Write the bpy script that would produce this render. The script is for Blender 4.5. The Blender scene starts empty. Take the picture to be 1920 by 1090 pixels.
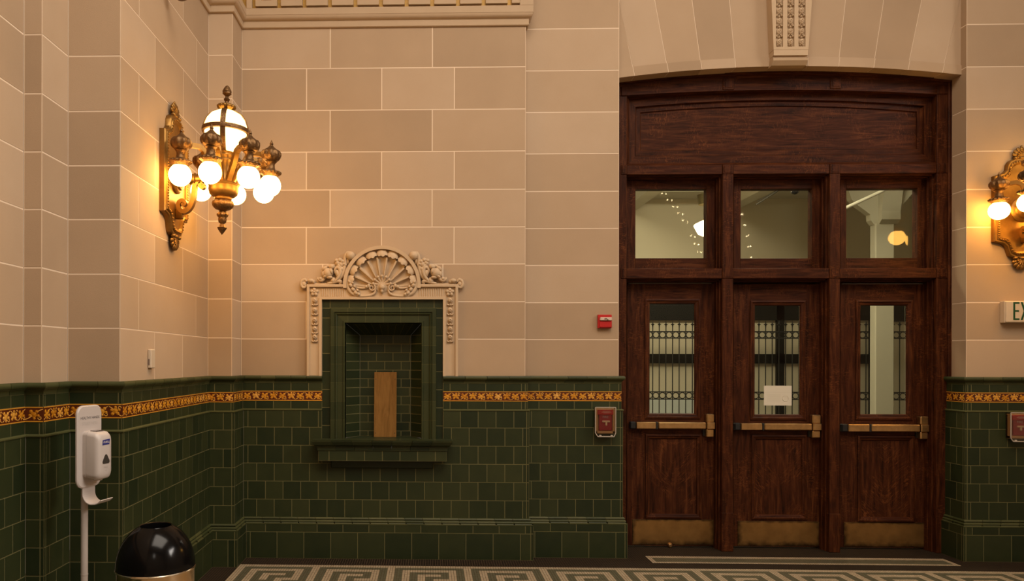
import bpy, math, random
from mathutils import Vector, Matrix
SC = bpy.context.scene
COL = SC.collection
RND = random.Random(11)
PI = math.pi

# ------------------------------------------------------------------ camera model (frame 1920 x 1090)
FW, FH = 1920, 1090
FL, PCX, PCY, VPX, EYE, ROLL = 1400.0, 765.0, 679.0, 805.0, 1.685, 0.002
YAW = math.atan((VPX - PCX) / FL)
cf = Vector((-math.sin(YAW), math.cos(YAW), 0))
r0 = Vector((math.cos(YAW), math.sin(YAW), 0)); u0 = Vector((0, 0, 1))
cr = r0 * math.cos(ROLL) + u0 * math.sin(ROLL)
cu = u0 * math.cos(ROLL) - r0 * math.sin(ROLL)
def ray(px, py):
    return cf + cr * ((px - PCX) / FL) + cu * ((PCY - py) / FL)
def at(px, py, Y):
    d = ray(px, py); t = Y / d.y
    return Vector((d.x * t, Y, EYE + d.z * t))
def atX(px, py, X):
    d = ray(px, py); t = X / d.x
    return Vector((X, d.y * t, EYE + d.z * t))
def atZ(px, py, Z):
    d = ray(px, py); t = (Z - EYE) / d.z
    return Vector((d.x * t, d.y * t, Z))
cam = bpy.data.cameras.new('camera'); camo = bpy.data.objects.new('camera', cam); COL.objects.link(camo)
M3 = Matrix((cr, cu, -cf)).transposed()
camo.matrix_world = Matrix.Translation((0, 0, EYE)) @ M3.to_4x4()
cam.sensor_fit = 'HORIZONTAL'; cam.sensor_width = 36; cam.lens = 36 * FL / FW
cam.shift_x = (FW / 2 - PCX) / FW; cam.shift_y = (PCY - FH / 2) / FW
cam.clip_start = 0.05; cam.clip_end = 100
SC.camera = camo
vs = SC.view_settings
vs.view_transform = 'Standard'; vs.look = 'None'; vs.exposure = 0.0; vs.gamma = 1.0; vs.use_curve_mapping = False

# ------------------------------------------------------------------ mesh builder
class MB:
    def __init__(s): s.v = []; s.f = []; s.m = []; s.t = []
    def add(s, vs, fs, m=0, t=0.5):
        o = len(s.v); s.v += [tuple(p) for p in vs]
        for f in fs: s.f.append([i + o for i in f]); s.m.append(m); s.t.append(t)
    def quad(s, a, b, c, d, m=0, t=0.5): s.add([a, b, c, d], [(0, 1, 2, 3)], m, t)
    def box(s, a, b, m=0, t=0.5, bev=0.0):
        x0, x1 = sorted((a[0], b[0])); y0, y1 = sorted((a[1], b[1])); z0, z1 = sorted((a[2], b[2]))
        if bev <= 0:
            V = [(x0,y0,z0),(x1,y0,z0),(x1,y1,z0),(x0,y1,z0),(x0,y0,z1),(x1,y0,z1),(x1,y1,z1),(x0,y1,z1)]
            s.add(V, [(0,3,2,1),(4,5,6,7),(0,1,5,4),(1,2,6,5),(2,3,7,6),(3,0,4,7)], m, t); return
        bev = min(bev, (x1-x0)*.45, (y1-y0)*.45, (z1-z0)*.45)
        c = ((x0+x1)/2, (y0+y1)/2, (z0+z1)/2); h = ((x1-x0)/2, (y1-y0)/2, (z1-z0)/2)
        V = []; idx = {}
        for sx in (-1, 1):
            for sy in (-1, 1):
                for sz in (-1, 1):
                    for ax in range(3):
                        sg = (sx, sy, sz)
                        V.append(tuple(c[k] + sg[k] * (h[k] - (0 if k == ax else bev)) for k in range(3)))
                        idx[(sx, sy, sz, ax)] = len(V) - 1
        Fs = []
        for ax in range(3):
            o1, o2 = [k for k in range(3) if k != ax]
            for sg in (-1, 1):
                loop = []
                for a1, a2 in ((-1,-1),(1,-1),(1,1),(-1,1)):
                    q = [0,0,0]; q[ax] = sg; q[o1] = a1; q[o2] = a2; loop.append(idx[(q[0],q[1],q[2],ax)])
                if (sg > 0) != (ax != 1): loop.reverse()
                Fs.append(tuple(loop))
        for ax in range(3):
            o1, o2 = [k for k in range(3) if k != ax]
            for a1 in (-1, 1):
                for a2 in (-1, 1):
                    q0 = [0,0,0]; q1 = [0,0,0]; q0[ax] = -1; q1[ax] = 1
                    for q in (q0, q1): q[o1] = a1; q[o2] = a2
                    Fs.append((idx[(*q0, o1)], idx[(*q1, o1)], idx[(*q1, o2)], idx[(*q0, o2)]))
        for sx in (-1, 1):
            for sy in (-1, 1):
                for sz in (-1, 1):
                    Fs.append(tuple(idx[(sx, sy, sz, ax)] for ax in range(3)))
        s.add(V, Fs, m, t)
    def prism(s, poly, fn, d0, d1, m=0, t=0.5, cap0=True, cap1=True):
        """poly: 2-D points, fn(a, b, d) -> 3-D point; extruded from d0 to d1."""
        n = len(poly)
        V = [fn(a, b, d0) for a, b in poly] + [fn(a, b, d1) for a, b in poly]
        Fs = [(i, (i+1) % n, n + (i+1) % n, n + i) for i in range(n)]
        if cap0: Fs.append(tuple(reversed(range(n))))
        if cap1: Fs.append(tuple(range(n, 2*n)))
        s.add(V, Fs, m, t)
    def lathe(s, prof, c, n=24, m=0, t=0.5, axis=None, a0=0.0, a1=2*PI, rx=1.0):
        """prof: (r, h[, flute amplitude, flutes]); turned about axis through c."""
        ax = Vector(axis or (0, 0, 1)).normalized()
        e1 = ax.orthogonal().normalized(); e2 = ax.cross(e1)
        if axis is None: e1 = Vector((1,0,0)); e2 = Vector((0,1,0))
        c = Vector(c); full = abs(a1 - a0 - 2*PI) < 1e-6; cols = n if full else n + 1
        V = []
        for p in prof:
            r, h = p[0], p[1]; am = p[2] if len(p) > 2 else 0; k = p[3] if len(p) > 3 else 8
            for i in range(cols):
                a = a0 + (a1 - a0) * i / n
                rr = r * (1 + am * math.cos(k * a))
                V.append(c + e1 * (rr * math.cos(a) * rx) + e2 * (rr * math.sin(a)) + ax * h)
        Fs = []
        for j in range(len(prof) - 1):
            for i in range(n):
                i2 = (i + 1) % cols
                Fs.append((j*cols+i, j*cols+i2, (j+1)*cols+i2, (j+1)*cols+i))
        if prof[0][0] > 1e-5 and full: Fs.append(tuple(reversed(range(cols))))
        if prof[-1][0] > 1e-5 and full: Fs.append(tuple(range((len(prof)-1)*cols, len(prof)*cols)))
        s.add(V, Fs, m, t)
    def blob(s, c, r, m=0, t=0.5, n=12, k=8, rot=0.0, bump=0.0, nb=6):
        """ellipsoid with radii r=(x,y,z); rot about Y (in the plane of a wall relief)."""
        c = Vector(c); V = []; cs, sn = math.cos(rot), math.sin(rot)
        for j in range(k + 1):
            th = PI * j / k
            for i in range(n):
                ph = 2*PI*i/n
                q = 1 + bump * math.cos(nb * ph) * math.sin(th)
                x = r[0]*math.sin(th)*math.cos(ph)*q; z = r[2]*math.sin(th)*math.sin(ph)*q; y = -r[1]*math.cos(th)
                V.append(c + Vector((x*cs - z*sn, y, x*sn + z*cs)))
        Fs = [(j*n+i, j*n+(i+1) % n, (j+1)*n+(i+1) % n, (j+1)*n+i) for j in range(k) for i in range(n)]
        s.add(V, Fs, m, t)
    def tube(s, pts, rad, n=8, m=0, t=0.5, flat=1.0, up=None, closed=False):
        pts = [Vector(p) for p in pts]; L = len(pts)
        rs = rad if isinstance(rad, (list, tuple)) else [rad]*L
        V = []; prev = None
        for i, p in enumerate(pts):
            if closed: d = pts[(i+1) % L] - pts[i-1]
            else: d = pts[min(i+1, L-1)] - pts[max(i-1, 0)]
            d.normalize()
            if up is not None: e1 = Vector(up).cross(d)
            elif prev is None: e1 = d.orthogonal()
            else: e1 = prev - d * prev.dot(d)
            if e1.length < 1e-6: e1 = d.orthogonal()
            e1.normalize(); prev = e1; e2 = d.cross(e1)
            for k in range(n):
                a = 2*PI*k/n
                V.append(p + e1*(rs[i]*math.cos(a)) + e2*(rs[i]*flat*math.sin(a)))
        Fs = [(i*n+k, i*n+(k+1) % n, ((i+1) % L)*n+(k+1) % n, ((i+1) % L)*n+k) for i in range(L if closed else L-1) for k in range(n)]
        if not closed: Fs += [tuple(reversed(range(n))), tuple(range((L-1)*n, L*n))]
        s.add(V, Fs, m, t)
    def stube(s, pts, rad, n=8, k=4, **kw):
        """tube along a Catmull-Rom curve through pts"""
        P = [Vector(p) for p in pts]; rs = rad if isinstance(rad, (list, tuple)) else [rad]*len(P)
        Q, S = [], []
        for i in range(len(P)-1):
            a, b, c, d = P[max(i-1, 0)], P[i], P[i+1], P[min(i+2, len(P)-1)]
            for j in range(k):
                u = j/k
                Q.append(.5*((2*b) + (c-a)*u + (2*a-5*b+4*c-d)*u*u + (3*b-a-3*c+d)*u**3)); S.append(rs[i] + (rs[i+1]-rs[i])*u)
        Q.append(P[-1]); S.append(rs[-1]); s.tube(Q, S, n, **kw)
    def bar(s, p, q, w, h, up=(0, 0, 1), m=0, t=0.5):
        """rectangular bar from p to q, w wide, h deep along up."""
        p, q = Vector(p), Vector(q); d = (q-p).normalized(); e = d.cross(Vector(up)).normalized(); g = e.cross(d)
        V = [a + e*(i*w/2) + g*(j*h/2) for a in (p, q) for i, j in ((-1,-1),(1,-1),(1,1),(-1,1))]
        s.add(V, [(3,2,1,0),(4,5,6,7),(0,1,5,4),(1,2,6,5),(2,3,7,6),(3,0,4,7)], m, t)
    def xf(s, M): s.v = [tuple(M @ Vector(p)) for p in s.v]; return s
    def build(s, name, mats, parent=None, origin=None, smooth=False, ang=35, solid=False):
        if not isinstance(mats, (list, tuple)): mats = [mats]
        o = Vector(origin) if origin is not None else Vector((0, 0, 0))
        me = bpy.data.meshes.new(name)
        me.from_pydata([tuple(Vector(p) - o) for p in s.v], [], s.f)
        for m in mats: me.materials.append(m)
        me.polygons.foreach_set('material_index', s.m)
        a = me.attributes.new('tone', 'FLOAT', 'FACE'); a.data.foreach_set('value', s.t)
        me.update()
        if smooth:
            me.polygons.foreach_set('use_smooth', [True]*len(me.polygons))
            me.set_sharp_from_angle(angle=math.radians(ang))
        ob = bpy.data.objects.new(name, me); COL.objects.link(ob)
        if parent is not None: ob.parent = parent
        else: ob.location = o
        return ob
def fixnormals(ob):
    import bmesh
    bm = bmesh.new(); bm.from_mesh(ob.data); bmesh.ops.recalc_face_normals(bm, faces=bm.faces); bm.to_mesh(ob.data); bm.free()

def tag(o, label, cat, group=None):
    o['label'] = label; o['category'] = cat
    if group: o['group'] = group
    return o
def thing(name, label, cat, loc=(0, 0, 0), rotz=0.0, group=None):
    o = bpy.data.objects.new(name, None); COL.objects.link(o)
    o.location = loc; o.rotation_euler = (0, 0, rotz); o.empty_display_size = 0.1
    return tag(o, label, cat, group)
def struct(o, label=None, cat=None):
    o['kind'] = 'structure'
    if label: o['label'] = label
    if cat: o['category'] = cat
    return o
def text_mb(body, size, fn, depth=0.0004, shear=0.0, sx=1.0):
    """flat lettering; fn(x, y) -> 3-D point. Returns MB of filled glyphs."""
    cu_ = bpy.data.curves.new('lettering', 'FONT'); cu_.body = body; cu_.size = size
    cu_.align_x = 'CENTER'; cu_.align_y = 'CENTER'; cu_.shear = shear; cu_.resolution_u = 3
    o = bpy.data.objects.new('lettering', cu_); COL.objects.link(o)
    dg = bpy.context.evaluated_depsgraph_get()
    bpy.context.view_layer.update(); dg = bpy.context.evaluated_depsgraph_get(); dg.update()
    me = o.evaluated_get(dg).to_mesh()
    mb = MB(); mb.add([fn(v.co.x*sx, v.co.y) for v in me.vertices], [tuple(p.vertices) for p in me.polygons])
    o.evaluated_get(dg).to_mesh_clear()
    bpy.data.objects.remove(o); bpy.data.curves.remove(cu_)
    return mb

# ------------------------------------------------------------------ materials
def mat(name):
    m = bpy.data.materials.new(name); m.use_nodes = True
    return m, m.node_tree.nodes, m.node_tree.links, m.node_tree.nodes['Principled BSDF']
def simple(name, col, rough=0.5, metal=0.0, noise=0.0, nscale=20, bump=0.0, coat=0.0, spec=None):
    m, N, L, b = mat(name)
    b.inputs['Base Color'].default_value = (*col, 1); b.inputs['Roughness'].default_value = rough
    b.inputs['Metallic'].default_value = metal; b.inputs['Coat Weight'].default_value = coat
    if spec is not None: b.inputs['Specular IOR Level'].default_value = spec
    if noise or bump:
        tc = N.new('ShaderNodeTexCoord'); nz = N.new('ShaderNodeTexNoise'); nz.inputs['Scale'].default_value = nscale
        nz.inputs['Detail'].default_value = 5; L.new(tc.outputs['Object'], nz.inputs['Vector'])
        if noise:
            mx = N.new('ShaderNodeMix'); mx.data_type = 'RGBA'
            mx.inputs[6].default_value = (*[c*(1-noise) for c in col], 1); mx.inputs[7].default_value = (*[min(1, c*(1+noise)) for c in col], 1)
            L.new(nz.outputs['Fac'], mx.inputs[0]); L.new(mx.outputs[2], b.inputs['Base Color'])
        if bump:
            bp = N.new('ShaderNodeBump'); bp.inputs['Strength'].default_value = bump; bp.inputs['Distance'].default_value = 0.004
            L.new(nz.outputs['Fac'], bp.inputs['Height']); L.new(bp.outputs['Normal'], b.inputs['Normal'])
    return m
def ramp(N, stops):
    r = N.new('ShaderNodeValToRGB'); e = r.color_ramp.elements
    while len(e) < len(stops): e.new(0.5)
    for k, (p, c) in enumerate(stops): e[k].position = p; e[k].color = (*c, 1)
    return r
def toned(name, stops, rough, nscale, namount, bump=0.0, bscale=300, coat=0.0, roughvar=0.0):
    """colour from the per-face 'tone' attribute, disturbed by a noise."""
    m, N, L, b = mat(name)
    at_ = N.new('ShaderNodeAttribute'); at_.attribute_name = 'tone'
    tc = N.new('ShaderNodeTexCoord'); nz = N.new('ShaderNodeTexNoise'); nz.inputs['Scale'].default_value = nscale; nz.inputs['Detail'].default_value = 6
    L.new(tc.outputs['Object'], nz.inputs['Vector'])
    s1 = N.new('ShaderNodeMath'); s1.operation = 'SUBTRACT'; s1.inputs[1].default_value = 0.5; L.new(nz.outputs['Fac'], s1.inputs[0])
    s2 = N.new('ShaderNodeMath'); s2.operation = 'MULTIPLY_ADD'; s2.inputs[1].default_value = namount
    L.new(s1.outputs[0], s2.inputs[0]); L.new(at_.outputs['Fac'], s2.inputs[2])
    r = ramp(N, stops); L.new(s2.outputs[0], r.inputs['Fac']); L.new(r.outputs['Color'], b.inputs['Base Color'])
    b.inputs['Roughness'].default_value = rough; b.inputs['Specular IOR Level'].default_value = 0.28
    if bump:
        n2 = N.new('ShaderNodeTexNoise'); n2.inputs['Scale'].default_value = bscale; n2.inputs['Detail'].default_value = 3
        L.new(tc.outputs['Object'], n2.inputs['Vector'])
        bp = N.new('ShaderNodeBump'); bp.inputs['Strength'].default_value = bump; bp.inputs['Distance'].default_value = 0.002
        L.new(n2.outputs['Fac'], bp.inputs['Height']); L.new(bp.outputs['Normal'], b.inputs['Normal'])
    return m
def wood(name, along, dark=(0.011, 0.0031, 0.0013), mid=(0.046, 0.0122, 0.0042), lite=(0.125, 0.040, 0.0125), rough=0.48, fleck=1.0, feather=False):
    m, N, L, b = mat(name)
    tc = N.new('ShaderNodeTexCoord')
    mp = N.new('ShaderNodeMapping'); sc = [16, 16, 16]; sc[along] = 1.6; mp.inputs['Scale'].default_value = sc
    L.new(tc.outputs['Object'], mp.inputs['Vector'])
    n1 = N.new('ShaderNodeTexNoise'); n1.inputs['Scale'].default_value = 2.2; n1.inputs['Detail'].default_value = 9; n1.inputs['Roughness'].default_value = 0.65; n1.inputs['Distortion'].default_value = 0.6
    L.new(mp.outputs['Vector'], n1.inputs['Vector'])
    r1 = ramp(N, [(0.30, dark), (0.52, mid), (0.80, lite)]); L.new(n1.outputs['Fac'], r1.inputs['Fac'])
    # ray fleck: short wavering streaks across the grain
    mp2 = N.new('ShaderNodeMapping'); s2 = [26, 26, 26]; s2[along] = 70
    mp2.inputs['Scale'].default_value = s2; L.new(tc.outputs['Object'], mp2.inputs['Vector'])
    n2 = N.new('ShaderNodeTexNoise'); n2.inputs['Scale'].default_value = 1.0; n2.inputs['Detail'].default_value = 2; n2.inputs['Distortion'].default_value = 1.6
    if feather:      # book-matched feathering either side of the middle of the panel
        sp = N.new('ShaderNodeSeparateXYZ'); L.new(tc.outputs['Generated'], sp.inputs[0])
        def mth(op, a, b_):
            q = N.new('ShaderNodeMath'); q.operation = op
            for k_, w_ in enumerate((a, b_)):
                if w_ is None: continue
                if isinstance(w_, (int, float)): q.inputs[k_].default_value = w_
                else: L.new(w_, q.inputs[k_])
            return q.outputs[0]
        md = mth('ABSOLUTE', mth('SUBTRACT', sp.outputs[0], 0.5), None)
        cb = N.new('ShaderNodeCombineXYZ'); L.new(mth('MULTIPLY', md, 9), cb.inputs[0]); L.new(mth('ADD', mth('MULTIPLY', sp.outputs[2], 42), mth('MULTIPLY', md, -26)), cb.inputs[2])
        oi = N.new('ShaderNodeObjectInfo'); L.new(mth('MULTIPLY', oi.outputs['Random'], 50), cb.inputs[1])
        L.new(cb.outputs[0], n2.inputs['Vector'])
    else: L.new(mp2.outputs['Vector'], n2.inputs['Vector'])
    n3 = N.new('ShaderNodeTexNoise'); n3.inputs['Scale'].default_value = 5; L.new(tc.outputs['Object'], n3.inputs['Vector'])
    r2 = ramp(N, [(0.52, (0, 0, 0)), (0.66, (1, 1, 1))]); L.new(n2.outputs['Fac'], r2.inputs['Fac'])
    r3 = ramp(N, [(0.42, (0, 0, 0)), (0.68, (1, 1, 1))]); L.new(n3.outputs['Fac'], r3.inputs['Fac'])
    mu = N.new('ShaderNodeMath'); mu.operation = 'MULTIPLY'; L.new(r2.outputs['Color'], mu.inputs[0]); L.new(r3.outputs['Color'], mu.inputs[1])
    m2 = N.new('ShaderNodeMath'); m2.operation = 'MULTIPLY'; m2.inputs[1].default_value = min(1.0, 0.55*fleck); L.new(mu.outputs[0], m2.inputs[0])
    mx = N.new('ShaderNodeMix'); mx.data_type = 'RGBA'; L.new(m2.outputs[0], mx.inputs[0]); L.new(r1.outputs['Color'], mx.inputs[6]); mx.inputs[7].default_value = (lite[0]*1.25, lite[1]*1.2, lite[2]*1.1, 1)
    L.new(mx.outputs[2], b.inputs['Base Color'])
    b.inputs['Roughness'].default_value = rough; b.inputs['Specular IOR Level'].default_value = 0.10
    bp = N.new('ShaderNodeBump'); bp.inputs['Strength'].default_value = 0.12; bp.inputs['Distance'].default_value = 0.002
    L.new(n1.outputs['Fac'], bp.inputs['Height']); L.new(bp.outputs['Normal'], b.inputs['Normal'])
    return m
def emit(name, col, strength):
    m = bpy.data.materials.new(name); m.use_nodes = True; N = m.node_tree.nodes; N.clear()
    e = N.new('ShaderNodeEmission'); o = N.new('ShaderNodeOutputMaterial')
    e.inputs['Color'].default_value = (*col, 1); e.inputs['Strength'].default_value = strength
    m.node_tree.links.new(e.outputs[0], o.inputs['Surface']); return m
def glass(name, tint=(0.93, 0.95, 0.90), refl=1.0):
    m = bpy.data.materials.new(name); m.use_nodes = True; N = m.node_tree.nodes; L = m.node_tree.links; N.clear()
    t = N.new('ShaderNodeBsdfTransparent'); t.inputs['Color'].default_value = (*tint, 1)
    g = N.new('ShaderNodeBsdfGlossy'); g.inputs['Roughness'].default_value = 0.02
    fr = N.new('ShaderNodeFresnel'); fr.inputs['IOR'].default_value = 1.45
    mx = N.new('ShaderNodeMixShader'); o = N.new('ShaderNodeOutputMaterial')
    mu = N.new('ShaderNodeMath'); mu.operation = 'MULTIPLY'; mu.inputs[1].default_value = refl
    L.new(fr.outputs[0], mu.inputs[0]); L.new(mu.outputs[0], mx.inputs[0]); L.new(t.outputs[0], mx.inputs[1]); L.new(g.outputs[0], mx.inputs[2]); L.new(mx.outputs[0], o.inputs['Surface'])
    return m

STONE = toned('stone', [(0.0, (0.300, 0.205, 0.125)), (0.5, (0.395, 0.275, 0.172)), (1.0, (0.470, 0.345, 0.235))], 0.78, 3.0, 0.35, 0.25, 260)
MORTAR = simple('mortar', (0.66, 0.52, 0.38), 0.85)
PLASTER = toned('plaster_stone', [(0.0, (0.330, 0.230, 0.140)), (0.5, (0.420, 0.300, 0.190)), (1.0, (0.50, 0.37, 0.25))], 0.75, 8.0, 0.3, 0.2, 200)
CARVED = toned('carved_stone', [(0.0, (0.40, 0.285, 0.175)), (0.5, (0.47, 0.34, 0.215)), (1.0, (0.54, 0.40, 0.26))], 0.72, 12.0, 0.3, 0.2, 300)
GREEN = toned('green_glazed_tile', [(0.0, (0.009, 0.0155, 0.006)), (0.45, (0.0185, 0.025, 0.0085)), (1.0, (0.034, 0.039, 0.013))], 0.42, 9.0, 0.5, 0.12, 60, coat=0.0)
GROUT = simple('olive_grout', (0.112, 0.100, 0.034), 0.85)
MAROON = simple('maroon_glaze', (0.075, 0.012, 0.003), 0.35)
AMBER = toned('amber_glaze', [(0.0, (0.36, 0.125, 0.006)), (0.5, (0.50, 0.215, 0.014)), (1.0, (0.62, 0.32, 0.07))], 0.32, 30, 0.4)
WOODV = wood('oak_upright', 2); WOODH = wood('oak_level', 0)
WOODP = wood('oak_panel', 2, fleck=1.5, feather=True)
MOULD = toned('olive_glazed_moulding', [(0.0, (0.022, 0.028, 0.008)), (0.5, (0.036, 0.042, 0.013)), (1.0, (0.070, 0.070, 0.024))], 0.5, 9.0, 0.4)
BRASS = simple('aged_brass', (0.60, 0.385, 0.175), 0.36, 1.0, 0.35, 25, 0.1)
BRASSP = simple('worn_brass_plate', (0.33, 0.178, 0.055), 0.46, 0.85, 0.45, 9, 0.1)
def grime(m):
    """black grime gathered along the edges of the plate"""
    N, L = m.node_tree.nodes, m.node_tree.links; b = N['Principled BSDF']; src = b.inputs['Base Color'].links[0].from_socket
    tc = N.new('ShaderNodeTexCoord'); sp = N.new('ShaderNodeSeparateXYZ'); L.new(tc.outputs['Generated'], sp.inputs[0])
    nz = N.new('ShaderNodeTexNoise'); nz.inputs['Scale'].default_value = 14; nz.inputs['Detail'].default_value = 6; L.new(tc.outputs['Object'], nz.inputs['Vector'])
    def mth(op, a, b_=None):
        q = N.new('ShaderNodeMath'); q.operation = op
        for k, w in enumerate((a, b_)):
            if w is None: continue
            if isinstance(w, (int, float)): q.inputs[k].default_value = w
            else: L.new(w, q.inputs[k])
        return q.outputs[0]
    x = mth('MINIMUM', sp.outputs[0], mth('SUBTRACT', 1.0, sp.outputs[0])); z = mth('MULTIPLY', mth('MINIMUM', mth('MULTIPLY', sp.outputs[2], .8), mth('MULTIPLY', mth('SUBTRACT', 1.0, sp.outputs[2]), 2.0)), .33)
    e = mth('ADD', mth('MINIMUM', x, z), mth('MULTIPLY', mth('SUBTRACT', nz.outputs['Fac'], .5), .10))
    r = ramp(N, [(0.0, (1, 1, 1)), (0.055, (0, 0, 0))]); L.new(e, r.inputs['Fac'])
    mx = N.new('ShaderNodeMix'); mx.data_type = 'RGBA'; L.new(mth('MULTIPLY', r.outputs['Color'], .85), mx.inputs[0]); L.new(src, mx.inputs[6]); mx.inputs[7].default_value = (.018, .010, .005, 1)
    L.new(mx.outputs[2], b.inputs['Base Color'])
grime(BRASSP)
GILT = simple('gilt_bronze', (0.25, 0.132, 0.034), 0.45, 0.9, 0.25, 40, 0.15)
BRONZE = simple('dark_bronze', (0.17, 0.092, 0.038), 0.45, 0.9, 0.55, 75, 1.0)
BLACKM = simple('black_metal', (0.008, 0.008, 0.008), 0.45)
# ------------------------------------------------------------------ plan of the walls (stone faces)
YB = 6.43                                   # back panel
YPIER = 6.13
X4 = at(389.5, 600, YPIER).x                # side wall that carries the sconce
YF3 = atX(225.5, 500, X4).y
X2 = at(127, 500, YF3).x
YF1 = atX(78.5, 500, X2).y
X0 = at(44, 500, YF1).x
X6 = at(435, 600, YPIER).x
X8 = at(985.3, 500, YB).x
YP = 6.525                                  # pilaster and the pier right of the doors
X10 = at(1160.5, 400, YP).x
X11 = at(1812, 400, YP).x
YJ = 6.74
XR = 9.0; YREAR = -6.0
STONE_PATH = [(X0, YREAR), (X0, YF1), (X2, YF1), (X2, YF3), (X4, YF3), (X4, YPIER), (X6, YPIER), (X6, YB),
              (X8, YB), (X8, YP), (X10, YP), (X10, YJ)]
RIGHT_PATH = [(X11, YJ), (X11, YP), (XR, YP)]
def offset_path(P, d):
    out = []
    for i, p in enumerate(P):
        ns = []
        for a, b in ((i-1, i), (i, i+1)):
            if 0 <= a and b < len(P):
                v = Vector((P[b][0]-P[a][0], P[b][1]-P[a][1])).normalized(); ns.append(Vector((v.y, -v.x)))
        if len(ns) == 2: o = ns[0] + ns[1]
        else: o = ns[0]
        out.append((p[0] + d*o.x, p[1] + d*o.y))
    return out
def turn(P, i):
    """+1 outside corner, -1 inside corner, 0 end of the path"""
    if i <= 0 or i >= len(P)-1: return 0
    a = (P[i][0]-P[i-1][0], P[i][1]-P[i-1][1]); b = (P[i+1][0]-P[i][0], P[i+1][1]-P[i][1])
    return 1 if a[0]*b[1]-a[1]*b[0] > 0 else -1
def subtract(rects, h):
    out = []
    for (a, b, c, d) in rects:
        if h[0] >= b or h[1] <= a or h[2] >= d or h[3] <= c: out.append((a, b, c, d)); continue
        if a < h[0]: out.append((a, h[0], c, d))
        if h[1] < b: out.append((h[1], b, c, d))
        m0, m1 = max(a, h[0]), min(b, h[1])
        if c < h[2]: out.append((m0, m1, c, h[2]))
        if h[3] < d: out.append((m0, m1, h[3], d))
    return out
class Face:
    """a vertical wall face: s along, z up, d out of the wall"""
    def __init__(s, p, q):
        s.p = Vector((p[0], p[1], 0)); v = Vector((q[0]-p[0], q[1]-p[1], 0)); s.L = v.length; s.d = v.normalized(); s.n = Vector((s.d.y, -s.d.x, 0))
    def P(s, a, z, d=0.0): return s.p + s.d*a + s.n*d + Vector((0, 0, z))
def backing(mb, F, z0, z1, d, m, holes=()):
    rc = [(0, F.L, z0, z1)]
    for h in holes: rc = subtract(rc, h)
    for a, b, c, e in rc: mb.quad(F.P(a, c, d), F.P(b, c, d), F.P(b, e, d), F.P(a, e, d), m)
def tile(mb, F, a, b, z0, z1, m, t, gap, bev, raise_=0.0, deep=0.004):
    g = gap/2
    a += g; b -= g; z0 += g; z1 -= g
    if b-a < 0.002 or z1-z0 < 0.002: return
    bv = min(bev, (b-a)*.4, (z1-z0)*.4)
    V = [F.P(a, z0, raise_-deep), F.P(b, z0, raise_-deep), F.P(b, z1, raise_-deep), F.P(a, z1, raise_-deep),
         F.P(a+bv, z0+bv, raise_), F.P(b-bv, z0+bv, raise_), F.P(b-bv, z1-bv, raise_), F.P(a+bv, z1-bv, raise_)]
    mb.add(V, [(4, 5, 6, 7), (0, 1, 5, 4), (1, 2, 6, 5), (2, 3, 7, 6), (3, 0, 4, 7)], m, t)
def field(mb, F, rows, holes=(), m=1, gap=0.0034, bev=0.002, rnd=None, spread=0.30, deep=0.004):
    """rows: (z0, z1, cut list)"""
    rnd = rnd or RND
    for z0, z1, cuts in rows:
        cs = sorted(set([0.0] + [c for c in cuts if 0.004 < c < F.L-0.004] + [F.L]))
        for a, b in zip(cs, cs[1:]):
            t = 0.5 + rnd.uniform(-spread, spread)
            rc = [(a, b, z0, z1)]
            for h in holes: rc = subtract(rc, h)
            for (p, q, r_, s_) in rc: tile(mb, F, p, q, r_, s_, m, t, gap, bev, deep=deep)

# ------------------------------------------------------------------ stone walls
zr = [at(700, y, YB).z for y in (706, 636, 566, 495.5, 426, 355.8, 284.5, 206.2, 127.5, 48.5)]
while zr[-1] < 8.4: zr.append(zr[-1] + 0.36)
STONE_TOP = zr[-1]
FACES = [Face(p, q) for p, q in zip(STONE_PATH, STONE_PATH[1:])]
RFACES = [Face(p, q) for p, q in zip(RIGHT_PATH, RIGHT_PATH[1:])]
def xcuts(F, pxs, py, Y): return [at(p, py, Y).x - F.p.x for p in pxs]
# niche opening in the back panel
NX0, NX1 = at(604.8, 640, YB).x, at(830.2, 640, YB).x
NZT = at(716, 562.5, YB).z
SF = FACES[7]
niche_hole = (NX0 - SF.p.x, NX1 - SF.p.x, 0.0, NZT)
def wall_object(name, idx, faces, label):
    mb = MB(); rnd = random.Random(len(name)*7+3)
    for i in idx:
        F = faces[i]; holes = [niche_hole] if F is SF else []
        zb = zr[0]
        backing(mb, F, zb-0.3, STONE_TOP, -0.0012, 0, holes)
        rows = []
        for k, (a, b) in enumerate(zip(zr, zr[1:])):
            if F is SF:
                cuts = xcuts(F, (574.5, 715.5, 851.8) if k % 2 == 1 else (619, 810.5), 300, YB)
            elif F is FACES[4]:
                cuts = [atX(p, 500, X4).y - F.p.y for p in ((290.4, 343) if k % 2 == 0 else (260.3, 368))]
            elif F is FACES[0]:
                cuts = [F.L-1.35-j*0.62 - (0.31 if k % 2 else 0) for j in range(14)]
            elif F is RFACES[1]:
                cuts = [0.9 + j*0.62 + (0.31 if k % 2 else 0) for j in range(10)]
            else: cuts = []
            rows.append((a, b, cuts))
        field(mb, F, rows, holes, 1, 0.0045 if F is FACES[4] else 0.0062, 0.002, rnd, 0.30)
    return struct(mb.build(name, [MORTAR, STONE]), label, 'wall')
wall_object('wall_left', range(0, 5), FACES, 'cream ashlar stone wall stepping out beside the corner sconce')
wall_object('wall_back', range(5, 11), FACES, 'cream ashlar stone wall behind the tiled niche')
wall_object('wall_right', range(0, 2), RFACES, 'cream ashlar stone pier beside the oak doors')

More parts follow.
